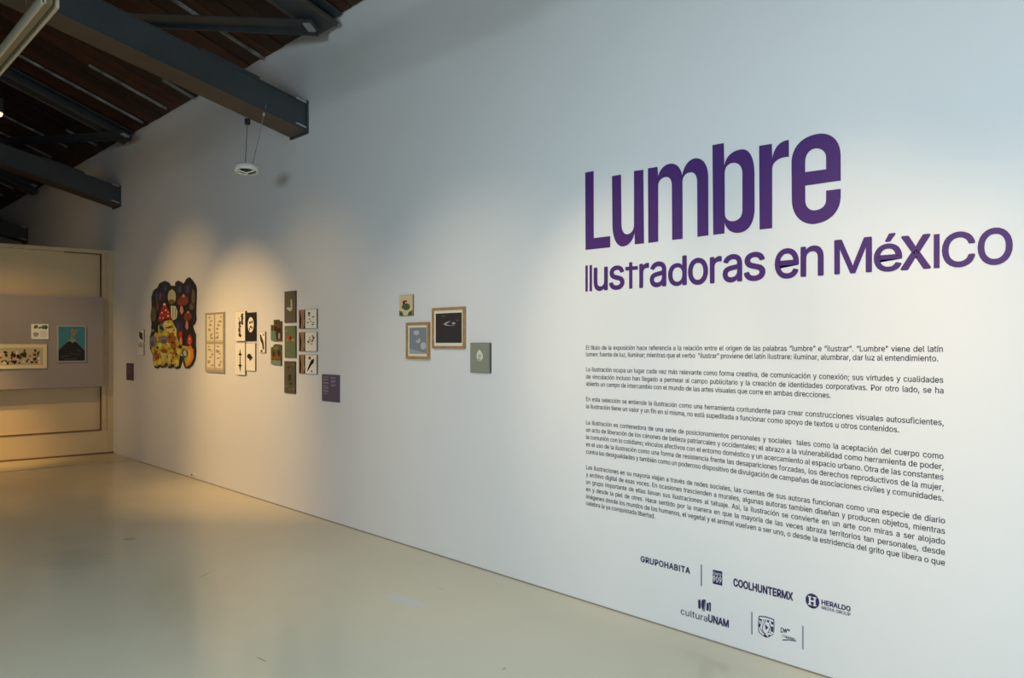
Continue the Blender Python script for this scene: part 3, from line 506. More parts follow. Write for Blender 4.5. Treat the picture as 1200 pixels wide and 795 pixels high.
rafter(-16.5, 'grey steel rafter under the roof boards, left of the middle beam')
def brace(a, b, label, hw):
    p, q = roofp(*a, 0.22), roofp(*b, 0.22)
    t = thing('roof_brace', p, label, 'brace')
    q = p+(q-p)*1.25
    d = (q-p).normalized(); side = d.cross(nrm).normalized()
    G().bar(p, q, side*hw, nrm*0.006).obj('flange', M_STEEL, t)
    G().bar(p+side*hw-nrm*0.02, q+side*hw-nrm*0.02, side*0.006, nrm*0.026).obj('lip', M_STEEL, t)
    G().bar(p+d*0.02-nrm*0.02, p+d*0.09-nrm*0.02, side*(hw*0.7), nrm*0.008).obj('end_cleat', M_BOLT, t)
brace((370, 30), (117, 19), 'flat grey steel brace crossing the roof boards right of the nearest beam', 0.07)
brace((150, 157), (0, 165), 'flat grey steel brace between the nearest and middle beams', 0.06)
brace((44, 218), (0, 196), 'flat grey steel brace between the middle and farthest beams', 0.06)

# ------------------------------------------------------------------ LIGHTING TRACKS AND HEADS
def track(x0, x1, label, TRACK_Y=TRACK_Y):
    t = thing('lighting_track', (x0, TRACK_Y, TRACK_Z), label, 'track')
    h2, ww = 0.035, 0.04
    G().box((x1, TRACK_Y-ww, TRACK_Z+0.03), (x0, TRACK_Y+ww, TRACK_Z+0.05)).obj('channel_back', M_TRACK, t)
    for s in (-1, 1):
        G().box((x1, TRACK_Y+s*ww-0.008, TRACK_Z-0.03), (x0, TRACK_Y+s*ww+0.008, TRACK_Z+0.03)).obj('channel_side', M_TRACK, t)
    G().box((x1, TRACK_Y-0.018, TRACK_Z-0.01), (x0-0.02, TRACK_Y+0.018, TRACK_Z+0.03)).obj('conductor', M_TRACKG, t)
    G().box((x0-0.012, TRACK_Y-ww, TRACK_Z-0.02), (x0, TRACK_Y-0.02, TRACK_Z+0.03)).obj('end_clip', M_TRACK, t)
    xx = x0-0.6
    while xx > x1:
        G().cyl((xx, TRACK_Y, TRACK_Z+0.05), (xx, TRACK_Y, roofz(TRACK_Y)-0.04), 0.005, 6).obj('hanger', M_WIRE, t); xx -= 1.5
    return t
track(-5.42, -14.0, 'cream lighting track hanging below the roof at the top left corner')
track(-0.4, -5.1, 'cream lighting track over the wall text, out of view')
track(-4.2, -14.0, 'cream lighting track farther from the wall, out of view', 0.8)
def spot(hx, target, watts, cone, color, hy, hz=TRACK_Z-0.16, label=None):
    piv = Vector((hx, hy, hz)); d = (Vector(target)-piv).normalized()
    t = thing('track_spotlight', (hx, hy, hz), label, 'spotlight', 'spotlights on the lighting tracks')
    g = G(); g.cyl(piv-d*0.09, piv+d*0.05, 0.045, 16); g.cyl(piv-d*0.12, piv-d*0.09, 0.03, 12); g.obj('housing', M_BLACK, t)
    G().cyl(piv+d*0.05, piv+d*0.054, 0.038, 16).obj('lens', M_LENS, t)
    G().cyl((hx, hy, hz+0.03), (hx, hy, hz+0.14), 0.009, 8).obj('stem', M_BLACK, t)
    l = bpy.data.lights.new('spot_beam', 'SPOT'); l.energy = watts; l.color = color; l.spot_size = math.radians(cone); l.spot_blend = 1.0
    l.shadow_soft_size = 0.045
    o = bpy.data.objects.new('spot_beam', l); COL.objects.link(o); o.location = piv+d*0.11
    o.rotation_euler = d.to_track_quat('-Z', 'Y').to_euler()
for (hx, tx, tz, wt, cn, co, hy, what) in SPOTS: spot(hx, (tx, D, tz), wt, cn, co, hy, label='black cylindrical track spotlight aimed at '+what)
for (hx, ty, tz, wt, cn, co, what) in FARSPOTS: spot(hx, (PX, ty, tz), wt, cn, co, 0.8, label='black cylindrical track spotlight aimed at '+what)
# the lamp whose lit lens shows at the left edge
r = ray(-2.5, 133); t_ = -9.0/r[0]; lp = Vector((-9.0, r[1]*t_, EYE+r[2]*t_))
t = thing('roof_spotlight', lp, 'small lit yellow lamp hanging at the left edge under the roof', 'spotlight')
G().cyl(lp+Vector((0, 0, 0.01)), lp+Vector((0, 0, 0.14)), 0.045, 16).obj('housing', M_BLACK, t)
G().lathe(lp-Vector((0, 0, 0.03)), [(0.0, 0.0), (0.03, 0.008), (0.04, 0.03), (0.0, 0.04)], 16).obj('lens', M_LENS, t, True)
G().cyl(lp+Vector((0, 0, 0.14)), (lp.x, lp.y, roofz(lp.y)-0.03), 0.006, 6).obj('stem', M_BLACK, t)

# ------------------------------------------------------------------ HANGING RING DEVICE
ry_ = ray(289, 198); tt = -6.86/ry_[0]; rc = Vector((-6.86, ry_[1]*tt, EYE+ry_[2]*tt))
t = thing('hanging_sensor', rc, 'small white ring-shaped device hung on two thin wires from the nearest beam', 'sensor')
def onx(px, py, X):
    r_ = ray(px, py); q = X/r_[0]; return Vector((X, r_[1]*q, EYE+r_[2]*q))
tilt = Matrix.Rotation(math.radians(-9), 3, Vector((RX, RY, 0)))
def tilted(g):
    g.v = [rc+tilt @ (v-rc) for v in g.v]; return g
prof = [(0.094, -0.028), (0.100, -0.018), (0.102, 0.006), (0.094, 0.022), (0.06, 0.030), (0.0, 0.031), (0.0, 0.015), (0.06, 0.012), (0.076, -0.006), (0.084, -0.028)]
tilted(G().lathe(rc, prof, 40)).obj('ring', M_WHITE, t, True)
tilted(G().lathe(rc, [(0.0, 0.012), (0.076, 0.010), (0.080, -0.012), (0.05, -0.030), (0.0, -0.034)], 32)).obj('dark_core', M_BLACK, t, True)
for a in (0.5, 2.6, 4.7):
    p = rc+Vector((0.0, 0.0, -0.036)); q = rc+Vector((0.086*math.cos(a), 0.086*math.sin(a), -0.024))
    tilted(G().cyl(p, q, 0.008, 6)).obj('spoke', M_WHITE, t)
w1 = onx(290, 142, -6.86-0.05); w2_ = onx(312, 122, -6.86+0.168)
G().cyl(onx(287.5, 193, -6.87), w1, 0.0035, 6).obj('wire', M_WIRE, t)
G().cyl(onx(296, 194, -6.83), w2_, 0.0035, 6).obj('wire', M_WIRE, t)
G().box((w1.x-0.018, w1.y-0.018, w1.z-0.03), (w1.x+0.018, w1.y+0.018, w1.z+0.02)).obj('hook', M_BLACK, t)
cr = onx(309, 134, -6.69); G().cyl(cr-Vector((0, 0, 0.012)), cr+Vector((0, 0, 0.012)), 0.010, 8).obj('crimp', M_BOLT, t)

# ------------------------------------------------------------------ TITLE "Lumbre": six cut vinyl letters
def zmap(ox, oy, s): return lambda x, y: (ox+x/s, oy+y/s)
ZA = zmap(680, 150, 5.3); ZB = zmap(830, 140, 5.3)
LET = [
 (ZA, [[(32, 278), (84, 268), (85, 685), (187, 672), (187, 742), (34, 758)]]),
 (ZA, [[(198, 300), (254, 290), (257, 600), ('q', (258, 664), (294, 661)), ('q', (330, 655), (335, 610)), (335, 268), (393, 260), (397, 717), (340, 723), (338, 652), ('q', (322, 733), (265, 737)), ('q', (205, 738), (201, 610))]]),
 (ZA, [[(421, 252), (481, 242), (485, 300), ('q', (505, 225), (565, 222)), ('q', (622, 220), (634, 295)), ('q', (652, 195), (720, 188)), ('q', (793, 188), (796, 300)), (797, 667), (729, 677), (727, 330), ('q', (725, 274), (688, 276)), ('q', (640, 280), (636, 330)), (637, 690), (572, 696), (570, 355), ('q', (568, 302), (535, 305)), ('q', (490, 310), (485, 355)), (485, 706), (424, 715)]]),
 (ZB, [[(27, 160), (98, 147), (101, 292), ('q', (112, 193), (215, 186)), ('q', (286, 186), (288, 330)), (289, 560), ('q', (285, 705), (180, 706)), ('q', (115, 705), (103, 640)), (101, 709), (32, 718)],
       [(103, 335), ('q', (105, 272), (160, 270)), ('q', (212, 270), (213, 335)), (213, 570), ('q', (208, 632), (150, 633)), ('q', (105, 632), (104, 585))]]),
 (ZB, [[(317, 165), (396, 152), (399, 245), ('q', (412, 135), (502, 128)), (502, 232), ('q', (405, 235), (398, 305)), (398, 676), (320, 685)]]),
 (ZB, [[(824, 380), (603, 412), (604, 510), ('q', (610, 567), (660, 565)), ('q', (732, 560), (733, 500)), (733, 443), (824, 432), (823, 490), ('q', (812, 636), (650, 651)), ('q', (522, 648), (520, 500)), (518, 260), ('q', (528, 104), (700, 88)), ('q', (820, 86), (823, 220))],
       [(603, 328), (603, 255), ('q', (612, 184), (672, 180)), ('q', (733, 182), (733, 240)), (733, 310)]]),
]
t = thing('title_lettering', wallp(830, 290), 'large bold purple lettering reading Lumbre, high on the white wall', 'lettering')
for mp, loops in LET:
    L2 = []
    for lp in loops:
        pts = [mp(*p) for p in path(lp, 0.62, 10)]
        L2.append([(wallp(*p).x, wallp(*p).z) for p in pts])
    filled('letter', L2, 0.0, M_VINYL, t, lambda p: ON_WALL(p[0], p[1], 0.002))

# ------------------------------------------------------------------ SUBTITLE, glyph by glyph
SA = zmap(680, 290, 4.8); SB = zmap(890, 250, 3.871)
zb, zc, zx = 1.809, 1.9605, 1.9435
SUB = [('I', SA, 30, 43, zb, zc), ('l', SA, 53.5, 67, zb, zc), ('u', SA, 77, 156, zb-.002, zx), ('s', SA, 163, 250, zb-.002, zx+.001), ('t', SA, 255, 325, zb, 1.955),
       ('r', SA, 333, 388, zb, zx), ('a', SA, 392, 485, zb-.002, zx+.002), ('d', SA, 495, 600, zb-.002, 1.964), ('o', SA, 607, 720, zb-.003, zx+.002),
       ('r', SA, 730, 797, zb, zx+.001), ('a', SA, 802, 912, zb-.002, zx+.004), ('s', SA, 921, 1043, zb-.002, zx+.005),
       ('e', SB, 70, 180, zb-.001, zx+.008), ('n', SB, 187, 292, zb+.003, zx+.009), ('M', SB, 340, 511, zb+.004, 1.967),
       ('é', SB, 519, 648, zb+.001, 1.973), ('x', SB, 640, 780, zb+.003, 1.956), ('I', SB, 791, 818, zb+.003, 1.951),
       ('C', SB, 828, 980, zb, 1.953), ('O', SB, 990, 1150, zb, 1.955)]
t = thing('subtitle_lettering', wallp(930, 330), 'purple lettering Ilustradoras en México, below the large title', 'lettering')
for ch, mp, x0, x1, z0, z1 in SUB:
    bold = {'M': 0.010, 'x': 0.012, 'C': 0.016, 'O': 0.016, 'é': 0.010, 'e': 0.010, 'n': 0.010}.get(ch, 0.012)
    X0, X1 = wallp(*mp(x0, 100)).x, wallp(*mp(x1, 100)).x
    if ch in 'Il':
        link('letter', [ON_WALL(a, b, .002) for a, b in ((X0, z0), (X1, z0), (X1, z1), (X0, z1))], [(0, 1, 2, 3)], M_VINYL, t); continue
    if ch == 't':      # a plain cross in this alphabet
        L_ = X1-X0; xa, xb = X0+L_*.30, X0+L_*.56; h_ = z1-z0; za, zb_ = z0+h_*.70, z0+h_*.84
        link('letter', [ON_WALL(a, b, .002) for a, b in ((xa, z0), (xb, z0), (xb, za), (X1, za), (X1, zb_), (xb, zb_), (xb, z1), (xa, z1), (xa, zb_), (X0, zb_), (X0, za), (xa, za))], [tuple(range(12))], M_VINYL, t); continue
    v, f, _ = glyph(ch, bold); a, b, c, d = bounds(v)
    link('letter', [ON_WALL(X0+(p[0]-a)/(b-a)*(X1-X0), z0+(p[1]-c)/(d-c)*(z1-z0), .002+p[2]) for p in v], f, M_VINYL, t)

# ------------------------------------------------------------------ BODY TEXT
PARS = [
 ('topmost paragraph of small dark wall text, two lines starting El título', [
  (1.4700, 1105, 'El título de la exposición hace referencia a la relación entre el origen de las palabras “lumbre” e “ilustrar”. “Lumbre” viene del latín'),
  (1.4315, 1099.6, 'lumen: fuente de luz, iluminar; mientras que el verbo  “ilustrar” proviene del latín ilustrare: iluminar, alumbrar, dar luz al entendimiento.')]),
 ('second paragraph of wall text, three lines starting La ilustración ocupa un lugar', [
  (1.3443, 1105.5, 'La ilustración ocupa un lugar cada vez más relevante como forma creativa, de comunicación y conexión; sus virtudes y cualidades'),
  (1.3015, 1105.8, 'de vinculación incluso han llegado a permear al campo publicitario y la creación de identidades corporativas. Por otro lado, se ha'),
  (1.2600, 973.8, 'abierto un campo de intercambio con el mundo de las artes visuales que corre en ambas direcciones.')]),
 ('third paragraph of wall text, two lines starting En esta selección', [
  (1.1710, 1106, 'En esta selección se entiende la ilustración como una herramienta contundente para crear construcciones visuales autosuficientes,'),
  (1.1290, 1053.7, 'la ilustración tiene un valor y un fin en sí misma, no está supeditada a funcionar como apoyo de textos u otros contenidos.')]),
 ('fourth paragraph of wall text, five lines starting La ilustración es contenedora', [
  (1.0345, 1105.8, 'La ilustración es contenedora de una serie de posicionamientos personales y sociales  tales como la aceptación del cuerpo como'),
  (0.9920, 1105.8, 'un acto de liberación de los cánones de belleza patriarcales y occidentales; el abrazo a la vulnerabilidad como herramienta de poder,'),
  (0.9500, 1105.8, 'la comunión con lo cotidiano; vínculos afectivos con el entorno doméstico y un acercamiento al espacio urbano. Otra de las constantes'),
  (0.9075, 1105.8, 'es el uso de la ilustración como una forma de resistencia frente las desapariciones forzadas, los derechos reproductivos de la mujer,'),
  (0.8645, 1105.8, 'contra las desigualdades y también como un poderoso dispositivo de divulgación de campañas de asociaciones civiles y comunidades.')]),
 ('lowest paragraph of wall text, six lines starting Las ilustraciones en su mayoría', [
  (0.7735, 1107.6, 'Las ilustraciones en su mayoría viajan a través de redes sociales, las cuentas de sus autoras funcionan como una especie de diario'),
  (0.7315, 1107.6, 'y archivo digital de esas voces. En ocasiones trascienden a murales, algunas autoras tambien diseñan y producen objetos, mientras'),
  (0.6885, 1107.6, 'un grupo importante de ellas llevan sus ilustraciones al tatuaje. Así, la ilustración se convierte en un arte con miras a ser alojado'),
  (0.6455, 1107.6, 'en y desde la piel de otres. Hace sentido por la manera en que la mayoría de las veces abraza territorios tan personales, desde'),
  (0.6030, 1107.6, 'imágenes donde los mundos de los humanos, el vegetal y el animal vuelven a ser uno, o desde la estridencia del grito que libera o que'),
  (0.5640, 767.7, 'celebra la ya conquistada libertad.')]),
]
XT = wallp(687, 410).x
# horizontal scale from the one line that is not justified
a, b, _, _ = bounds(text_geo(PARS[1][1][2][2], 0.007)[0])
KX = (wallp(973.8, 410).x-XT)/(b-a)
EM = 0.049
print('KX', KX, EM)
for lab, lines in PARS:
    t = thing('wall_text_paragraph', (XT, D-0.001, lines[-1][0]), lab, 'lettering')
    for z, xe, s in lines:
        short = xe < 1104 and xe != 1099.6
        text_on_wall(s, XT, wallp(xe, 410).x, z, EM, M_TEXT, t, 'text_line', bold=0.007, justify=False if short else KX/EM)

# ------------------------------------------------------------------ LOGOS
def logo_text(s, px0, pyb, px1, cap_px, m, parent, bold=0.03, name='lettering', track_=0.0):
    a = wallp(px0, pyb); b = wallp(px1, pyb); sc = (a-wallp(px0, pyb-cap_px)).length
    return text_on_wall(s, a.x, b.x, a.z, sc/0.509, m, parent, name, bold, out=0.0022, track_=track_)
def wall_poly(name, polys, mp, m, parent, out=0.001, thick=0.0008):
    """flat vinyl pieces: pixel polygons -> wall"""
    g = G()
    for p in polys:
        g.prism([wallp(*mp(*q), out) for q in p], (0, thick, 0))
    o = g.obj(name, m, parent)
    if len(polys) > 1: o['kind'] = 'stuff'
    return o
ID = lambda x, y: (x, y)
def divider(px, y0, y1, label):
    a = wallp(px-0.7, (y0+y1)/2); b = wallp(px+0.7, (y0+y1)/2); zt_ = wallp(px, y0).z; zb_ = wallp(px, y1).z
    o = G().box((a.x, D-0.0015, zb_), (b.x, D-0.0003, zt_)).obj('divider_line', M_GREYV)
    return tag(o, label, 'line')
t = thing('sponsor_logo', wallp(780, 665), 'dark sponsor wordmark in wide capitals, leftmost of the upper logo row', 'logo')
logo_text('GRUPOHABITA', 751, 658.4, 809, 6.6, M_TEXTB, t, 0.022, track_=0.03)
divider(822, 662, 687, 'thin grey upright line between the leftmost wordmark and the square badge')
# square badge
t = thing('sponsor_badge', wallp(841, 686), 'small square purple badge with white numerals 909, upper logo row', 'logo')
L5 = zmap(740, 640, 7.95)
wall_poly('badge', [[(757, 222), (845, 240), (845, 373), (757, 352)]], L5, M_TEXTB, t, 0.0012)
text_on_wall('ibero', wallp(836, 680).x, wallp(845.6, 680).x, wallp(836, 673.6).z, 0.036, M_WHITEV, t, 'lettering', 0.0, out=0.0028)
text_on_wall('909', wallp(835.8, 680).x, wallp(845.8, 680).x, wallp(835.4, 681.2).z, 0.056, M_WHITEV, t, 'numerals', 0.012, out=0.0028)
t = thing('sponsor_logo', wallp(893, 692), 'heavy dark wordmark COOLHUNTERMX in capitals, centre of the upper logo row', 'logo')
logo_text('COOLHUNTERMX', 859.6, 686.6, 929.6, 8.4, M_TEXTB, t, 0.03)
# round badge with a slab-serif H
t = thing('sponsor_logo', wallp(970, 710), 'round purple badge with white H beside two-line wordmark, rightmost of the logos', 'logo')
cxw = wallp(952.2, 704.7); rw = 0.0335
G().prism([(cxw.x+rw*math.cos(2*math.pi*i/40), D-0.002, cxw.z+rw*math.sin(2*math.pi*i/40)) for i in range(40)], (0, 0.001, 0)).obj('disc', M_TEXTB, t)
g = G()
for (x0, z0, x1, z1) in [(-.019, -.019, -.009, .019), (.009, -.019, .019, .019), (-.009, -.004, .009, .004), (-.024, -.024, -.004, -.018), (.004, -.024, .024, -.018), (-.024, .018, -.004, .024), (.004, .018, .024, .024)]:
    g.box((cxw.x+x0*.85, D-0.0032, cxw.z+z0*.85), (cxw.x+x1*.85, D-0.0022, cxw.z+z1*.85))
g.obj('initial', M_WHITEV, t)
logo_text('HERALDO', 963, 708.4, 997, 5.4, M_TEXTB, t, 0.024)
logo_text('MEDIA GROUP', 963, 713.9, 997, 3.6, M_TEXTB, t, 0.006)
# culture logo: blocks and word
t = thing('sponsor_logo', wallp(826, 735), 'purple block emblem above the wordmark culturaUNAM, lower logo row', 'logo')
wall_poly('emblem', [path([(620, 505), (640, 500), ('q', (652, 560), (640, 590)), (622, 580)]),
                     path([(655, 503), (687, 500), (668, 612), ('q', (640, 560), (655, 503))]),
                     path([(700, 530), (718, 536), ('q', (728, 590), (712, 608)), (697, 600)]),
                     path([(716, 525), (740, 533), (738, 614), (722, 610), ('q', (735, 560), (716, 525))]), ], L5, M_TEXTB, t, 0.0012)
wall_poly('emblem_shade', [[(684, 503), (694, 506), (684, 612), (672, 612)]], L5, M_GREYV, t, 0.0012)
logo_text('cultura', 797.9, 719.9, 829.3, 7.6, M_TEXTB, t, 0.0)
a0 = wallp(829.9, 727.5)
logo_text('UNAM', 830.2, 728.6, 854.3, 8.2, M_TEXTB, t, 0.03)
divider(881.2, 717.6, 743.9, 'thin grey upright line left of the university shield')
# shield crest: ring, figure heads, central arrow, base
L7 = zmap(870, 700, 11.356)
t = thing('university_crest', wallp(898, 747), 'small purple line-drawn shield crest, lower logo row', 'logo')
wall_poly('shield_outline', stroke([(216, 262), (262, 258), (320, 268), (372, 285), (418, 305)], 14)+stroke([(218, 262), (214, 340), (213, 430), (222, 470)], 9)+stroke([(418, 305), (421, 400), (415, 480)], 9)
          + stroke([(222, 470), (250, 495), (300, 530), (330, 540), (360, 525), (412, 492)], 9), L7, M_TEXTB, t)
wall_poly('emblem', [[(300, 360), (345, 410), (310, 440)], [(222, 285), (262, 300), (252, 325), (224, 305)], [(330, 305), (360, 312), (352, 345), (328, 332)], [(378, 325), (412, 335), (410, 372), (384, 360)],
                     [(216, 350), (248, 360), (232, 410), (218, 396)], [(380, 390), (412, 400), (405, 470), (375, 455)], [(290, 490), (330, 520), (318, 540), (284, 515)], [(340, 512), (362, 500), (372, 516), (350, 530)]]
          + stroke([(268, 300), (300, 335), (275, 370), (262, 420), (280, 470), (310, 495)], 8)+stroke([(300, 295), (318, 330)], 8)+stroke([(360, 350), (372, 400), (352, 450), (335, 485)], 8)
          + stroke([(235, 420), (258, 455), (285, 490)], 7)+stroke([(240, 330), (265, 345)], 7)+stroke([(345, 470), (385, 480)], 7)+stroke([(230, 330), (222, 345)], 7), L7, M_TEXTB, t)
t = thing('university_wordmark', wallp(923, 752), 'tiny dark handwritten wordmark over two small lines and a swoosh, lower logo row', 'logo')
wall_poly('script', stroke([(515, 405), (512, 470), (535, 470), (548, 425), (520, 408)], 9)+stroke([(552, 430), (560, 475), (572, 425), (582, 478), (586, 440)], 9)
          + stroke([(586, 448), (596, 425), (608, 452), (618, 430), (630, 455)], 9), L7, M_TEXTB, t)
logo_text('La Universidad', 916.2, 746.0, 931, 2.6, M_TEXT, t, 0.0)
logo_text('de la Nación', 921, 748.6, 933.2, 2.6, M_TEXT, t, 0.0)
wall_poly('swoosh', [[(525, 572), (545, 564), (620, 570), (680, 578), (718, 600), (680, 588), (620, 580), (545, 580)]], L7, M_TEXTB, t)
divider(941, 733.9, 761.5, 'thin grey upright line at the right end of the lower logo row')

# ------------------------------------------------------------------ ARTWORKS ON THE LONG WALL
def wrect(x0, y0, x1, y1, out=0.0):
    """pixel box (top and bottom measured at its left side) -> wall rectangle"""
    a = wallp(x0, y0, out); b = wallp(x1, y0, out); c = wallp(x0, y1, out)
    return a.x, c.z, b.x, a.z
def wbox(name, r, d0, d1, m, parent=None):
    return G().box((r[0], D-d1, r[1]), (r[2], D-d0, r[3])).obj(name, m, parent)
def inset(r, a, b=None):
    b = a if b is None else b
    return (r[0]+a, r[1]+b, r[2]-a, r[3]-b)
def uv(r, u, v): return (r[0]+(r[2]-r[0])*u, r[1]+(r[3]-r[1])*v)
LAYER = {}
def marks(name, r, polys, depth, m, parent):
    """polygons in 0..1 coordinates of rectangle r (v up) as thin ink pieces"""
    g = G()
    if 'front' in parent: depth = parent['front']+0.0007*LAYER.get(parent.name, 0); LAYER[parent.name] = LAYER.get(parent.name, 0)+1
    for p in polys: g.prism([Vector((uv(r, *q)[0], D-depth-0.0006, uv(r, *q)[1])) for q in p], (0, 0.0005, 0))
    o = g.obj(name, m, parent)
    if len(polys) > 1: o['kind'] = 'stuff'      # ink marks of a few pixels, drawn together
    return o
def board(name, box, thick, face, label, cat, group=None, edge=M_EDGE):
    r = wrect(*box, thick)
    t = thing(name, ((r[0]+r[2])/2, D, r[1]), label, cat, group)
    wbox('backing_board', r, 0.0005, thick-0.001, edge, t)
    wbox('sheet', inset(r, 0.002), thick-0.001, thick, face, t); t['front'] = thick
    return t, r

# -- mushroom cut-out
ZM = zmap(170, 320, 6.625)
def wp3(pts, out): return [wallp(*ZM(*q), out*0.6) for q in pts]
t = thing('mushroom_cutout', wallp(203, 432), 'large shaped colourful cut-out painting of mushrooms on black ground', 'artwork')
OUT = [(50, 400), (42, 330), (50, 270), (48, 190), (62, 140), (95, 115), (110, 80), (150, 62), (180, 78), (192, 105), (212, 98), (232, 103), (234, 75), (252, 60), (275, 72), (298, 88), (318, 50), (340, 34), (362, 60), (384, 95), (392, 130), (390, 200), (386, 300), (388, 360), (378, 395), (360, 408), (372, 450), (385, 480), (384, 560), (388, 610), (382, 670), (362, 715), (335, 740), (310, 742), (300, 715), (285, 660), (275, 700), (262, 740), (240, 748), (222, 730), (200, 738), (182, 742), (168, 700), (150, 728), (128, 738), (112, 722), (95, 742), (72, 735), (62, 700), (60, 640), (38, 590), (36, 500), (50, 450), (46, 420)]
G().prism(wp3(OUT, 0.03), (0, 0.0175, 0)).obj('backing_board', mat('black_painted_board', srgb(22, 18, 26), 0.5), t)
def blob(name, polys, col, d=0.033):
    for p in polys: G().prism(wp3(p, d), (0, 0.001, 0)).obj(name, C(*col), t)
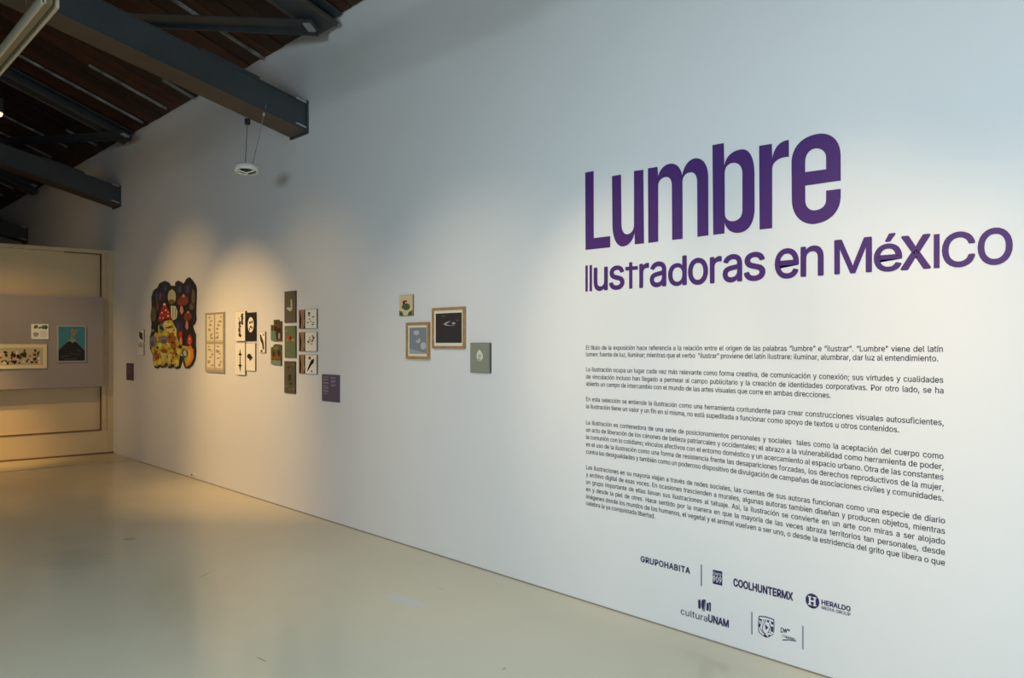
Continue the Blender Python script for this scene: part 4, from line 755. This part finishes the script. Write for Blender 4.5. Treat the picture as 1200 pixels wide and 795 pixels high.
MU = [
 ('night_patch', [ell(95, 170, 32, 55, wob=.1), ell(150, 110, 26, 38), ell(265, 120, 26, 40), ell(332, 125, 24, 45), ell(262, 420, 34, 50, wob=.1), ell(235, 300, 22, 50), ell(150, 180, 20, 40)], (40, 46, 74)),
 ('night_patch', [ell(90, 190, 8, 40), ell(158, 120, 8, 24), ell(268, 130, 9, 24), ell(330, 130, 8, 30), ell(255, 430, 9, 40)], (58, 70, 112), .035),
 ('yellow_ground', [path([(48, 600), (70, 480), (110, 400), (160, 370), (205, 365), (235, 420), (250, 500), (270, 560), (330, 570), (375, 590), (378, 660), (350, 715), (318, 730), (300, 650), (270, 640), (262, 720), (235, 735), (215, 700), (185, 730), (165, 690), (140, 725), (115, 700), (90, 730), (70, 690), (62, 630)])], (196, 176, 62), .0335),
 ('pale_cap', [ell(208, 185, 32, 56)], (178, 176, 140), .036), ('pale_cap_gill', [ell(206, 225, 24, 20)], (110, 92, 60), .038),
 ('red_cap', [path([(100, 370), ('q', (112, 300), (150, 235)), ('q', (196, 290), (202, 365)), (160, 350), (130, 378)])], (168, 34, 34), .036),
 ('cap_spot', [ell(150, 245, 11, 10), ell(130, 310, 6, 8), ell(160, 290, 6, 8), ell(178, 335, 7, 8), ell(140, 350, 5, 7), ell(115, 350, 5, 7), ell(178, 305, 4, 6)], (226, 200, 180), .039),
 ('pale_stem', [path([(200, 255), (235, 258), (252, 300), (245, 355), (215, 368), (200, 340)])], (206, 204, 178), .036), ('stem_stripe', [[(212, 262), (220, 262), (218, 362), (212, 350)], [(232, 270), (240, 275), (238, 345), (232, 350)]], (128, 150, 120), .038),
 ('brown_cap', [path([(248, 230), ('q', (260, 190), (300, 162)), ('q', (336, 190), (340, 225)), (318, 250), (262, 250)]), path([(298, 350), ('q', (305, 310), (335, 295)), ('q', (362, 310), (366, 345)), (345, 372), (305, 368)])], (124, 56, 48), .036),
 ('pink_stem', [path([(274, 256), (290, 256), (300, 300), (284, 325), (270, 300)]), path([(318, 375), (332, 375), (338, 425), (324, 445), (312, 420)]), ell(298, 178, 9, 12), ell(334, 305, 9, 10)], (204, 130, 110), .038),
 ('mauve_stem', [ell(120, 185, 9, 34), ell(98, 260, 8, 34)], (128, 56, 74), .036),
 ('olive_cap', [ell(66, 320, 22, 56), ell(374, 190, 14, 66), ell(362, 262, 20, 26)], (98, 90, 66), .036),
 ('butterfly', [[(50, 420), (78, 440), (72, 478), (48, 470)], [(80, 430), (100, 420), (100, 470), (82, 460)], [(112, 395), (140, 380), (135, 420), (150, 440), (122, 470), (112, 430)]], (20, 34, 44), .037),
 ('butterfly_wing', [ell(62, 448, 9, 12), ell(128, 402, 8, 12), ell(126, 450, 8, 10)], (96, 140, 158), .039),
 ('grey_cap', [ell(62, 535, 30, 46, wob=.1), ell(142, 520, 36, 34, wob=.1)], (130, 122, 130), .037),
 ('grey_cap_shade', [ell(55, 548, 14, 22), ell(146, 532, 20, 14)], (92, 84, 104), .039),
 ('ochre_cap', [ell(205, 510, 34, 44, wob=.15), ell(222, 570, 24, 30, wob=.15), ell(150, 605, 26, 18, wob=.2), ell(90, 640, 22, 40, wob=.15), ell(235, 625, 20, 30, wob=.2)], (158, 94, 34), .036),
 ('ochre_cap_line', [ell(190, 500, 8, 12), ell(212, 540, 10, 8), ell(225, 590, 6, 10), ell(80, 620, 6, 16), ell(100, 660, 6, 14), ell(150, 606, 12, 5), ell(240, 630, 6, 12)], (112, 50, 26), .038),
 ('cream_cap', [ell(175, 405, 34, 28, wob=.1), ell(190, 440, 22, 26, wob=.1), ell(140, 650, 16, 40, wob=.1), ell(192, 665, 14, 40, wob=.1), ell(75, 700, 12, 26)], (214, 198, 120), .036),
 ('yellow_leaf', [ell(115, 560, 14, 20), ell(175, 560, 12, 16), ell(235, 460, 10, 34), ell(260, 610, 16, 22), ell(115, 690, 12, 26), ell(245, 700, 18, 26), ell(160, 475, 10, 10)], (228, 214, 78), .038),
 ('mottle', [ell(x_, y_, a_, b_, 8, wob=.4) for x_, y_, a_, b_ in ((180, 385, 7, 5), (205, 415, 6, 9), (165, 425, 6, 8), (225, 445, 5, 10), (180, 465, 8, 5), (215, 470, 7, 6), (110, 500, 6, 9), (105, 540, 7, 7), (165, 560, 8, 5), (185, 590, 6, 8), (125, 600, 8, 6), (200, 620, 8, 6), (75, 600, 6, 8), (120, 650, 6, 12), (172, 650, 5, 12), (215, 660, 6, 12), (250, 655, 5, 8), (78, 680, 5, 10), (235, 710, 7, 6), (190, 715, 5, 8), (258, 575, 6, 8), (290, 590, 6, 6), (295, 680, 5, 10), (140, 575, 6, 5))], (138, 100, 40), .0385),
 ('pale_mottle', [ell(x_, y_, a_, b_, 8, wob=.4) for x_, y_, a_, b_ in ((160, 395, 5, 6), (195, 400, 6, 5), (178, 435, 5, 6), (200, 455, 5, 5), (130, 620, 5, 5), (100, 615, 5, 6), (155, 630, 5, 5), (180, 640, 4, 8), (245, 590, 5, 8), (225, 640, 5, 6), (255, 690, 5, 8), (100, 700, 4, 8), (210, 700, 4, 8), (285, 640, 5, 6))], (226, 216, 150), .039),
 ('flame_cap', [ell(275, 478, 16, 26), path([(325, 545), ('q', (325, 490), (348, 475)), ('q', (368, 500), (366, 540)), (345, 565)])], (206, 52, 34), .037),
 ('flame_stem', [ell(278, 530, 12, 32), ell(345, 515, 7, 14), ell(345, 545, 6, 8)], (226, 140, 96), .039),
 ('orange_slug', [path([(330, 580), (352, 560), ('q', (382, 600), (372, 660)), ('q', (350, 725), (312, 728)), (330, 690), (345, 650), (342, 610)])], (226, 132, 38), .037),
 ('orange_slug_belly', [path([(338, 600), (350, 590), ('q', (362, 640), (345, 680)), (322, 715), (338, 650)])], (240, 176, 70), .039),
 ('blue_flower', [ell(308, 625, 24, 36, wob=.15)], (52, 84, 104), .037), ('blue_flower_petal', [ell(308, 625, 14, 22, wob=.2)], (186, 204, 204), .039), ('black_gap', [ell(272, 572, 14, 16), ell(205, 690, 5, 22), ell(160, 720, 4, 18), ell(95, 580, 8, 10)], (24, 18, 14), .037)]
for e_ in MU: blob(*e_)

# -- two tiny sheets and plum label left of the mushrooms
t, r = board('small_print', (161.5, 386.5, 168.5, 402), 0.012, M_PAPER, 'tiny white sheet with black drawing, upper of two left of the mushroom cut-out', 'print')
marks('drawing', r, [ell(.5, .55, .28, .26, wob=.2), ell(.3, .82, .1, .06), ell(.75, .3, .12, .08)], 0.012, C(52, 46, 42), t)
t, r = board('small_print', (161.5, 403, 168.3, 416.5), 0.012, M_PAPER, 'tiny white text sheet, lower of two left of the mushroom cut-out', 'print')
marks('text_lines', r, [[(.15, y), (.85, y), (.85, y+.05), (.15, y+.05)] for y in (.9, .8, .7)], 0.012, C(120, 112, 100), t)
M_PLUM = mat('plum_label_card', srgb(98, 84, 102), 0.6)
M_PLUMT = mat('pale_label_text', srgb(196, 184, 206), 0.6)
r = wrect(148, 425.7, 156.3, 445.5, .006)
t = thing('wall_label', (r[0], D, r[1]), 'small plum-coloured label card at the far left, beyond the mushroom cut-out', 'label')
wbox('card', r, 0.0005, 0.006, mat('dim_plum_card', srgb(84, 64, 86), 0.6), t)
marks('text_lines', r, [[(.15, y), (.15+w_, y), (.15+w_, y+.02), (.15, y+.02)] for y, w_ in ((.85, .5), (.78, .6), (.7, .4), (.55, .6), (.48, .5), (.4, .6))], 0.006, C(128, 108, 134), t)

# -- frame with four sheets of small drawings
r = wrect(240.4, 367.2, 262, 436, .02)
t = thing('sheet_frame', ((r[0]+r[2])/2, D, r[1]), 'thin grey-framed group of four sheets of small drawings, right of the mushroom cut-out', 'frame')
M_GF = mat('grey_brown_frame', srgb(178, 164, 140), 0.5)
wbox('backing_board', inset(r, .01), .0005, .014, C(206, 192, 164), t)
fw = .016
wbox('frame_side', (r[0], r[1], r[0]+fw, r[3]), .0005, .02, M_GF, t); wbox('frame_side', (r[2]-fw, r[1], r[2], r[3]), .0005, .02, M_GF, t)
wbox('frame_rail', (r[0]+fw, r[3]-fw, r[2]-fw, r[3]), .0005, .02, M_GF, t); wbox('frame_rail', (r[0]+fw, r[1], r[2]-fw, r[1]+fw*2), .0005, .02, M_GF, t)
zm_ = r[1]+(r[3]-r[1])*.50; xm_ = (r[0]+r[2])/2
wbox('divider', (r[0]+fw, zm_-.006, r[2]-fw, zm_+.006), .0005, .019, M_GF, t)
wbox('divider', (xm_-.004, zm_+.006, xm_+.004, r[3]-fw), .0005, .018, M_GF, t); wbox('divider', (xm_-.004, r[1]+fw*2, xm_+.004, zm_-.006), .0005, .018, M_GF, t)
for (qa, qb, qc, qd) in ((r[0]+fw, zm_, xm_, r[3]), (xm_, zm_, r[2]-fw, r[3]), (r[0]+fw, r[1]+fw*2, xm_, zm_), (xm_, r[1]+fw*2, r[2]-fw, zm_)):
    q = inset((qa, qb, qc, qd), .022)
    wbox('sheet', q, .0141, .0152, C(232, 222, 198), t)
    marks('drawing', q, [ell(random.uniform(.2, .8), .1+.16*k+random.uniform(-.03, .03), random.uniform(.12, .26), random.uniform(.035, .065), 9, wob=.4) for k in range(6)], .0152, C(168, 156, 134), t)
    marks('drawing', q, [ell(random.uniform(.25, .75), .17+.27*k, .08, .025, 8, wob=.35) for k in range(3)], .0160, C(112, 98, 80), t)

# -- pale and black prints
t, r = board('ink_print', (275.8, 365.3, 287.2, 400), 0.022, M_PAPER, 'narrow white ink print of clustered leaves, upper left of the four paired prints', 'print')
marks('drawing', r, [ell(.7, .88-.06*k, .12, .04, 8, wob=.4) for k in range(6)]+[ell(.45, .62-.07*k, .13, .035, 8, wob=.4) for k in range(7)]+[ell(.55, .2-.05*k, .10, .03, 8, wob=.4) for k in range(2)]+stroke([(.35, .8), (.5, .5), (.45, .15)], .05), .03, C(44, 36, 28), t)
t, r = board('ink_print', (288.2, 366.8, 299.6, 399.8), 0.012, C(30, 24, 24), 'black print with a white oval figure, upper right of the four paired prints', 'print', edge=C(24, 20, 20))
marks('oval_figure', r, [ell(.5, .57, .30, .27, 20)], .02, M_PAPER, t)
marks('drawing', r, [ell(.42, .64, .1, .05, 8, wob=.3), ell(.62, .66, .08, .05, 8, wob=.3), ell(.5, .5, .12, .04, 8, wob=.3), ell(.4, .42, .06, .05, 8, wob=.3), ell(.62, .46, .06, .04, 8, wob=.3)], .021, C(60, 54, 46), t)
t, r = board('ink_print', (275.8, 402, 287.2, 439.4), 0.018, M_PAPER, 'narrow white print of an upright double-headed arrow, lower left of the four paired prints', 'print')
marks('arrow', r, [[(.5, .08), (.58, .26), (.72, .3), (.55, .33), (.54, .60), (.7, .63), (.56, .68), (.5, .82), (.44, .68), (.3, .63), (.46, .60), (.45, .33), (.28, .3), (.42, .26)]], .03, C(28, 26, 20), t)
t, r = board('ink_print', (288.2, 402.4, 299, 434.6), 0.014, M_PAPER, 'white print with one dark leaf shape, lower right of the four paired prints', 'print')
marks('leaf_shape', r, [[(.1, .52), (.2, .6), (.45, .62), (.7, .5), (.78, .42), (.6, .46), (.62, .38), (.5, .40), (.4, .34), (.38, .42), (.2, .46)]], .02, C(24, 20, 16), t)
t, r = board('small_print', (304, 389, 310.6, 413.6), 0.014, M_PAPER, 'tiny canvas with a dark diagonal brush mark, alone right of the paired prints', 'print')
marks('brush_mark', r, [[(.1, .88), (.3, .85), (.75, .5), (.85, .2), (.6, .12), (.5, .4), (.15, .6)], ell(.4, .08, .2, .05), ell(.75, .85, .08, .06)], .03, C(40, 34, 26), t)

# -- two shaped green-brown pieces
Z4 = zmap(310, 335, 5.68)
def shaped(name, pts, col, label, extras):
    g = G(); g.prism([wallp(*Z4(*q), .015) for q in pts], (0, .0145, 0))
    xs = [Z4(*q) for q in pts]; b = wallp(sum(p[0] for p in xs)/len(xs), max(p[1] for p in xs))
    t = thing(name, (b.x, D, b.z), label, 'artwork'); g.obj('backing_board', C(*col), t)
    for nm, ps, c, d in extras:
        g = G()
        for p in ps: g.prism([wallp(*Z4(*q), d-.010) for q in p], (0, .0008, 0))
        g.obj(nm, C(*c), t)
shaped('shaped_painting', [(42, 262), (62, 262), (60, 228), (72, 228), (76, 255), (84, 255), (82, 226), (92, 226), (95, 258), (102, 255), (101, 236), (110, 236), (110, 368), (60, 368), (42, 362)], (92, 74, 40),
       'small shaped green-brown painting with upright prongs on top, upper of two', [
        ('green_area', [[(43, 300), (68, 300), (78, 368), (60, 367), (43, 361)]], (98, 138, 112), .027), ('dark_figure', [ell(88, 320, 8, 38), ell(72, 285, 8, 18), ell(100, 300, 5, 24)], (44, 36, 24), .028), ('pale_figure', [ell(97, 335, 6, 22)], (170, 160, 130), .029)])
shaped('shaped_painting', [(42, 412), (55, 408), (62, 395), (74, 388), (84, 396), (92, 390), (108, 396), (108, 530), (60, 526), (42, 520)], (88, 84, 46),
       'small shaped green and rust painting with a ragged top edge, lower of two', [
        ('rust_area', [[(44, 462), (107, 462), (107, 490), (44, 486)]], (136, 78, 40), .027), ('green_area', [[(44, 494), (107, 500), (107, 529), (60, 525), (44, 518)]], (112, 146, 112), .027), ('dark_figure', [ell(60, 455, 6, 20), ell(95, 450, 7, 24)], (52, 40, 22), .028), ('sky_area', [ell(75, 415, 18, 12)], (112, 116, 76), .026)])

# -- three tall dark-green panels
t, r = board('tall_panel', (333.2, 342, 346.4, 378.6), 0.012, C(100, 96, 74), 'tall dark olive painting of a white bird, topmost of the column of three', 'artwork', edge=C(50, 44, 30))
marks('bird', r, [[(.2, .46), (.3, .5), (.5, .46), (.58, .58), (.56, .72), (.66, .74), (.70, .6), (.72, .46), (.6, .36), (.4, .38), (.28, .42)]], .02, C(200, 198, 172), t)
marks('leaf_marks', r, [ell(random.uniform(.1, .9), random.uniform(.05, .95), .06, .02, 7) for k in range(14)], .0195, C(96, 90, 56), t)
t, r = board('tall_panel', (333.4, 382.4, 346.4, 419.4), 0.012, C(104, 120, 84), 'tall green painting with a red-orange flower, middle of the column of three', 'artwork', edge=C(60, 48, 30))
marks('flower', r, [ell(.4, .62, .2, .09, 12, wob=.3), ell(.6, .6, .12, .07, 10, wob=.3)], .02, C(190, 74, 42), t)
marks('pale_marks', r, [ell(.78, .56, .06, .05, 8), ell(.3, .55, .04, .03, 8), ell(.2, .85, .05, .02, 8)], .021, C(190, 176, 140), t)
t, r = board('tall_panel', (333.0, 423.4, 345.8, 460.6), 0.012, C(92, 86, 64), 'tall dark brown-green painting of shadowy foliage, lowest of the column of three', 'artwork', edge=C(50, 42, 28))
marks('leaf_marks', r, [ell(.5, .5, .14, .12, 10, wob=.3), ell(.4, .8, .08, .05, 8), ell(.6, .3, .1, .05, 8)], .02, C(48, 44, 32), t)
marks('pale_marks', r, [ell(.78, .9, .05, .015, 8), ell(.2, .22, .05, .012, 8), ell(.85, .15, .05, .02, 8), ell(.5, .12, .04, .01, 8)], .021, C(178, 170, 130), t)

# -- three pairs: bark photograph plus ink drawing on one deep board
rows = [(363.5, 385.6, 'topmost', 0), (389.5, 411.8, 'middle', 1), (415.8, 437.8, 'lowest', 2)]
for (y0, y1, w_, k) in rows:
    r = wrect(350.2, y0, 371, y1, .014)
    t = thing('diptych_board', ((r[0]+r[2])/2, D, r[1]),
              ['bark photograph beside a white sheet of fine brown sketches, topmost of three pairs', 'bark photograph beside a white sheet of red and green sprigs, middle of three pairs',
               'bark photograph beside a white sheet with black feather and red dot, lowest of three pairs'][k], 'artwork')
    xs = r[0]+(r[2]-r[0])*.37
    wbox('backing_board', r, .0005, .012, M_EDGE, t); t['front'] = .014
    rp = (r[0]+.002, r[1]+.002, xs-.004, r[3]-.002); rs = (xs, r[1]+.002, r[2]-.004, r[3]-.002)
    wbox('bark_photo', rp, .012, .0135, C(48, 30, 24), t); wbox('sheet', rs, .012, .014, M_PAPER, t)
    marks('bark', rp, [[(.2, 1), (.85, 1), (.8, .6), (.9, .3), (.75, 0), (.35, 0), (.45, .5)]], .0295, C(186, 146, 108), t)
    marks('bark_shade', rp, [[(.45, 1), (.6, 1), (.62, .5), (.7, 0), (.55, 0), (.52, .5)]], .0302, C(146, 104, 76), t)
    if k == 0: marks('drawing', rs, [ell(.35, .8, .13, .06, 8, wob=.3)]+[ell(random.uniform(.2, .8), random.uniform(.15, .75), .08, .03, 7, wob=.3) for _ in range(9)], .030, C(96, 76, 58), t)
    if k == 1:
        marks('drawing', rs, [ell(random.uniform(.15, .6), random.uniform(.15, .8), .08, .03, 7, wob=.3) for _ in range(9)], .030, C(110, 116, 84), t)
        marks('red_sprig', rs, stroke([(.65, .85), (.75, .65), (.68, .5)], .08)+[ell(.8, .7, .06, .05, 8)], .030, C(156, 60, 48), t)
    if k == 2:
        marks('feather', rs, [[(.15, .12), (.35, .45), (.55, .72), (.8, .82), (.78, .6), (.55, .45), (.3, .2)]], .030, C(30, 26, 30), t)
        marks('red_dot', rs, [ell(.42, .84, .12, .09, 10), ell(.6, .14, .08, .05, 8)], .030, C(176, 52, 40), t)

# -- plum label with text
r = wrect(377.2, 438.8, 397.6, 470, .008)
t = thing('wall_label', ((r[0]+r[2])/2, D, r[1]), 'plum-coloured label card with columns of tiny pale text, right of the small paintings', 'label')
wbox('card', r, 0.0005, .008, M_PLUM, t)
marks('text_lines', r, [[(.1, y), (.1+w_, y), (.1+w_, y+.012), (.1, y+.012)] for y, w_ in ((.9, .28), (.82, .25), (.78, .22), (.7, .3), (.66, .28), (.58, .22), (.52, .3), (.48, .26), (.4, .24), (.36, .3), (.28, .2))]
      + [[(.52, y), (.52+w_, y), (.52+w_, y+.012), (.52, y+.012)] for y, w_ in ((.9, .25), (.86, .3), (.78, .26), (.74, .3), (.7, .2), (.62, .3), (.58, .24))], .008, M_PLUMT, t)

# -- right-hand group of four
t, r = board('small_painting', (468, 346.5, 483.6, 370.5), .013, C(222, 200, 160), 'small cream painting with a green and red bird shape, highest of the group of four', 'artwork', edge=M_WOODS)
marks('green_figure', r, [path([(.18, .42), ('q', (.25, .62), (.48, .6)), ('q', (.8, .6), (.8, .4)), ('q', (.72, .24), (.5, .27)), ('q', (.25, .28), (.18, .42))]), [(0, 0), (0, .26), (.22, .18), (.34, 0)], [(.62, 0), (.7, .16), (.98, .26), (.98, 0)]], .035, C(78, 100, 56), t)
marks('red_head', r, [ell(.36, .64, .12, .1, 10), ell(.5, .7, .1, .05, 8)], .036, C(138, 36, 32), t)
marks('white_mark', r, [ell(.48, .62, .04, .03, 8), ell(.3, .3, .03, .06, 8)], .037, C(232, 224, 205), t)

def picture(box, thick, fw, mw, label, face, name='picture_frame'):
    r = wrect(*box, thick)
    t = thing(name, ((r[0]+r[2])/2, D, r[1]), label, 'frame')
    wbox('frame_side', (r[0], r[1], r[0]+fw, r[3]), .0005, thick, M_WOOD, t); wbox('frame_side', (r[2]-fw, r[1], r[2], r[3]), .0005, thick, M_WOOD, t)
    wbox('frame_rail', (r[0]+fw, r[3]-fw, r[2]-fw, r[3]), .0005, thick, M_WOOD, t); wbox('frame_rail', (r[0]+fw, r[1], r[2]-fw, r[1]+fw), .0005, thick, M_WOOD, t)
    q = inset(r, fw); wbox('mat_board', q, .0005, thick*.55, M_MATB, t)
    q = inset(q, mw, mw*1.15); wbox('print', q, thick*.55, thick*.55+.001, face, t)
    return t, q, thick*.55+.001
t, q, d = picture((475.5, 378.4, 502, 420.6), .02, .019, .016, 'light wood frame around a blue-grey print with pale floating shapes', C(134, 140, 148))
marks('pale_shape', q, [ell(.42, .80, .17, .09, 12, wob=.1), [(.35, .52), (.45, .5), (.6, .6), (.66, .52), (.62, .42), (.45, .42)], ell(.82, .3, .16, .14, 14)], d, C(186, 192, 192), t)
marks('pale_slope', q, [[(0, 0), (0, .2), (.3, .14), (.7, .08), (1, .02), (1, 0)]], d, C(162, 170, 168), t)
t, q, d = picture((506, 361.4, 544, 408.6), .018, .018, .019, 'larger light wood frame around a near-black print with a small white comet shape', C(52, 46, 46))
marks('comet_shape', q, [[(.3, .63), (.42, .70), (.58, .74), (.56, .71), (.44, .66), (.42, .62), (.6, .58), (.8, .62), (.66, .57), (.42, .58)], ell(.70, .655, .07, .03, 10)], d, C(176, 170, 166), t)
marks('faint_shape', q, [ell(.3, .9, .08, .04, 8), ell(.85, .75, .08, .03, 8)], d, C(82, 76, 74), t)
t, r = board('grey_canvas', (551, 402, 573.8, 436.6), .016, C(142, 145, 130), 'small grey-green canvas with a white flame-like shape, lowest right of the group of four', 'artwork', edge=C(74, 74, 66))
marks('flame_shape', r, [path([(.34, .5), ('q', (.34, .72), (.48, .77)), ('q', (.66, .68), (.66, .5)), ('q', (.6, .42), (.55, .4)), ('q', (.38, .42), (.34, .5))]), [(.36, .42), (.5, .38), (.55, .40), (.48, .46), (.38, .46)]], .03, C(226, 222, 204), t)
marks('flame_shade', r, [ell(.50, .56, .09, .07, 9, wob=.2)], .031, C(184, 180, 160), t)

# ------------------------------------------------------------------ FAR PANEL AND ITS PICTURES
FXP = PX+0.12                                   # front face of the grey panel
yr2 = backp(121, 400, FXP).y
zt2, zb2 = backp(60, 347.5, FXP).z, backp(60, 454.8, FXP).z
t = thing('display_panel', (FXP-.03, 1.5, zb2), 'mauve-grey display panel standing in front of the far partition', 'panel')
G().box((FXP-.06, 0.4, zb2), (FXP, yr2, zt2)).obj('panel_face', M_GREY, t)
G().box((FXP-.062, 0.38, zt2), (FXP+.004, yr2+.004, zt2+.012)).obj('top_edge', mat('panel_edge', (0.38, 0.35, 0.37), 0.5), t)
for yy in (0.7, 3.30): G().box((PX-0.06 if yy < yr else PX, yy, 1.0), (FXP-.06, yy+.05, 2.0)).obj('bracket', M_GREY, t)
def bbox(name, y0, z0, y1, z1, d0, d1, m, parent=None): return G().box((FXP+d0, y0, z0), (FXP+d1, y1, z1)).obj(name, m, parent)
def brect(x0, y0, x1, y1, d):
    a = backp(x0, y0, FXP+d); b = backp(x1, y0, FXP+d); c = backp(x0, y1, FXP+d); return (a.y, c.z, b.y, a.z)
def bmarks(name, r, polys, d, m, parent):
    g = G()
    for p in polys: g.prism([Vector((FXP+d+.0006, *uv(r, *q))) for q in p], (-.0005, 0, 0))
    o = g.obj(name, m, parent)
    if len(polys) > 1: o['kind'] = 'stuff'
    return o
def bpic(name, box, d, face, label, cat='artwork', border=0.0, bm_=M_PAPER):
    r = brect(*box, d)
    t = thing(name, (FXP, (r[0]+r[2])/2, r[1]), label, cat)
    bbox('backing_board', *r, .0005, d-.001, bm_, t)
    q = inset(r, border) if border else r
    bbox('sheet', *q, d-.001, d, face, t)
    return t, q
t, q = bpic('volcano_picture', (67.0, 381.3, 101, 424.6), .02, C(58, 128, 138), 'picture of a black volcano with a smoke plume on teal sky, on the grey panel', border=.016, bm_=C(172, 172, 160))
bmarks('mountain', q, [[(0, 0), (0, .30), (.2, .46), (.42, .60), (.60, .60), (.8, .44), (1, .28), (1, 0)]], .020, C(26, 24, 28), t)
bmarks('snow_cap', q, [[(.34, .55), (.45, .66), (.58, .65), (.70, .54), (.6, .56), (.52, .52), (.44, .57)]], .021, C(142, 140, 140), t)
bmarks('smoke_plume', q, [path([(.48, .66), (.45, .72), (.50, .77), (.46, .82), (.44, .90), (.52, .94), (.58, .90), (.66, .92), (.72, .87), (.66, .83), (.68, .79), (.60, .74), (.57, .66)])], .021, C(150, 126, 98), t)
bmarks('smoke_shade', q, [ell(.57, .84, .06, .03, 8, wob=.3), ell(.52, .74, .03, .03, 8, wob=.3), ell(.78, .92, .10, .02, 10, wob=.2)], .022, C(112, 122, 122), t)
bmarks('rock_streak', q, [[(.1, .1), (.4, .14), (.38, .17), (.1, .13)], [(.45, .2), (.8, .16), (.8, .19), (.45, .23)], [(.6, .3), (.85, .26), (.8, .32)], [(.2, .03), (.7, .05), (.7, .08), (.2, .06)]], .021, C(66, 62, 66), t)
t, q = bpic('small_card', (36.8, 379.8, 56.8, 397.6), .012, M_PAPER, 'small white card with green foliage drawing, above the long picture on the grey panel', 'print')
bmarks('foliage', q, [ell(.78, .80, .20, .16, 12, wob=.2), ell(.25, .82, .14, .10, 10, wob=.3), ell(.5, .76, .1, .06, 8, wob=.3)], .012, C(92, 122, 84), t)
bmarks('foliage_shade', q, [ell(.84, .76, .1, .08, 8, wob=.3), ell(.2, .74, .06, .05, 8, wob=.3)], .013, C(52, 72, 50), t)
bmarks('text_lines', q, [[(.5, y), (.92, y), (.92, y+.02), (.5, y+.02)] for y in (.5, .42, .34, .26, .18)]+[ell(.24, .32, .16, .16, 10, wob=.2)], .012, C(170, 160, 136), t)
t, q = bpic('long_picture', (-34, 403.6, 55, 433.2), .02, C(196, 180, 142), 'long cream-bordered picture of scattered flowers and insects, left edge of the grey panel', border=.045, bm_=C(226, 214, 170))
random.seed(11)
u0 = .38
for nm, col, n in (('dark_motif', (44, 46, 38), 30), ('red_motif', (170, 66, 54), 17), ('green_motif', (86, 112, 76), 20), ('pink_motif', (196, 142, 116), 18), ('cream_motif', (224, 212, 178), 14)):
    bmarks(nm, q, [ell(random.uniform(.02, .96), random.uniform(.12, .62) if random.random() < .75 else random.uniform(.62, .85), random.uniform(.012, .03), random.uniform(.05, .11), 9, wob=.3) for _ in range(n)], .020+{'cream_motif': .003, 'dark_motif': .002}.get(nm, 0), C(*col), t)

# ------------------------------------------------------------------ small cable stub at the wall foot
p = wallp(228, 556.5)
t = thing('cable_stub', (p.x, D, p.z), 'tiny dark fixing at the foot of the wall below the mushroom cut-out', 'fixing')
G().cyl((p.x, D-.001, p.z), (p.x, D-.025, p.z), .014, 10).obj('cap', M_WHITE, t)
G().cyl((p.x, D-.025, p.z), (p.x, D-.04, p.z), .007, 8).obj('plug', M_BLACK, t)
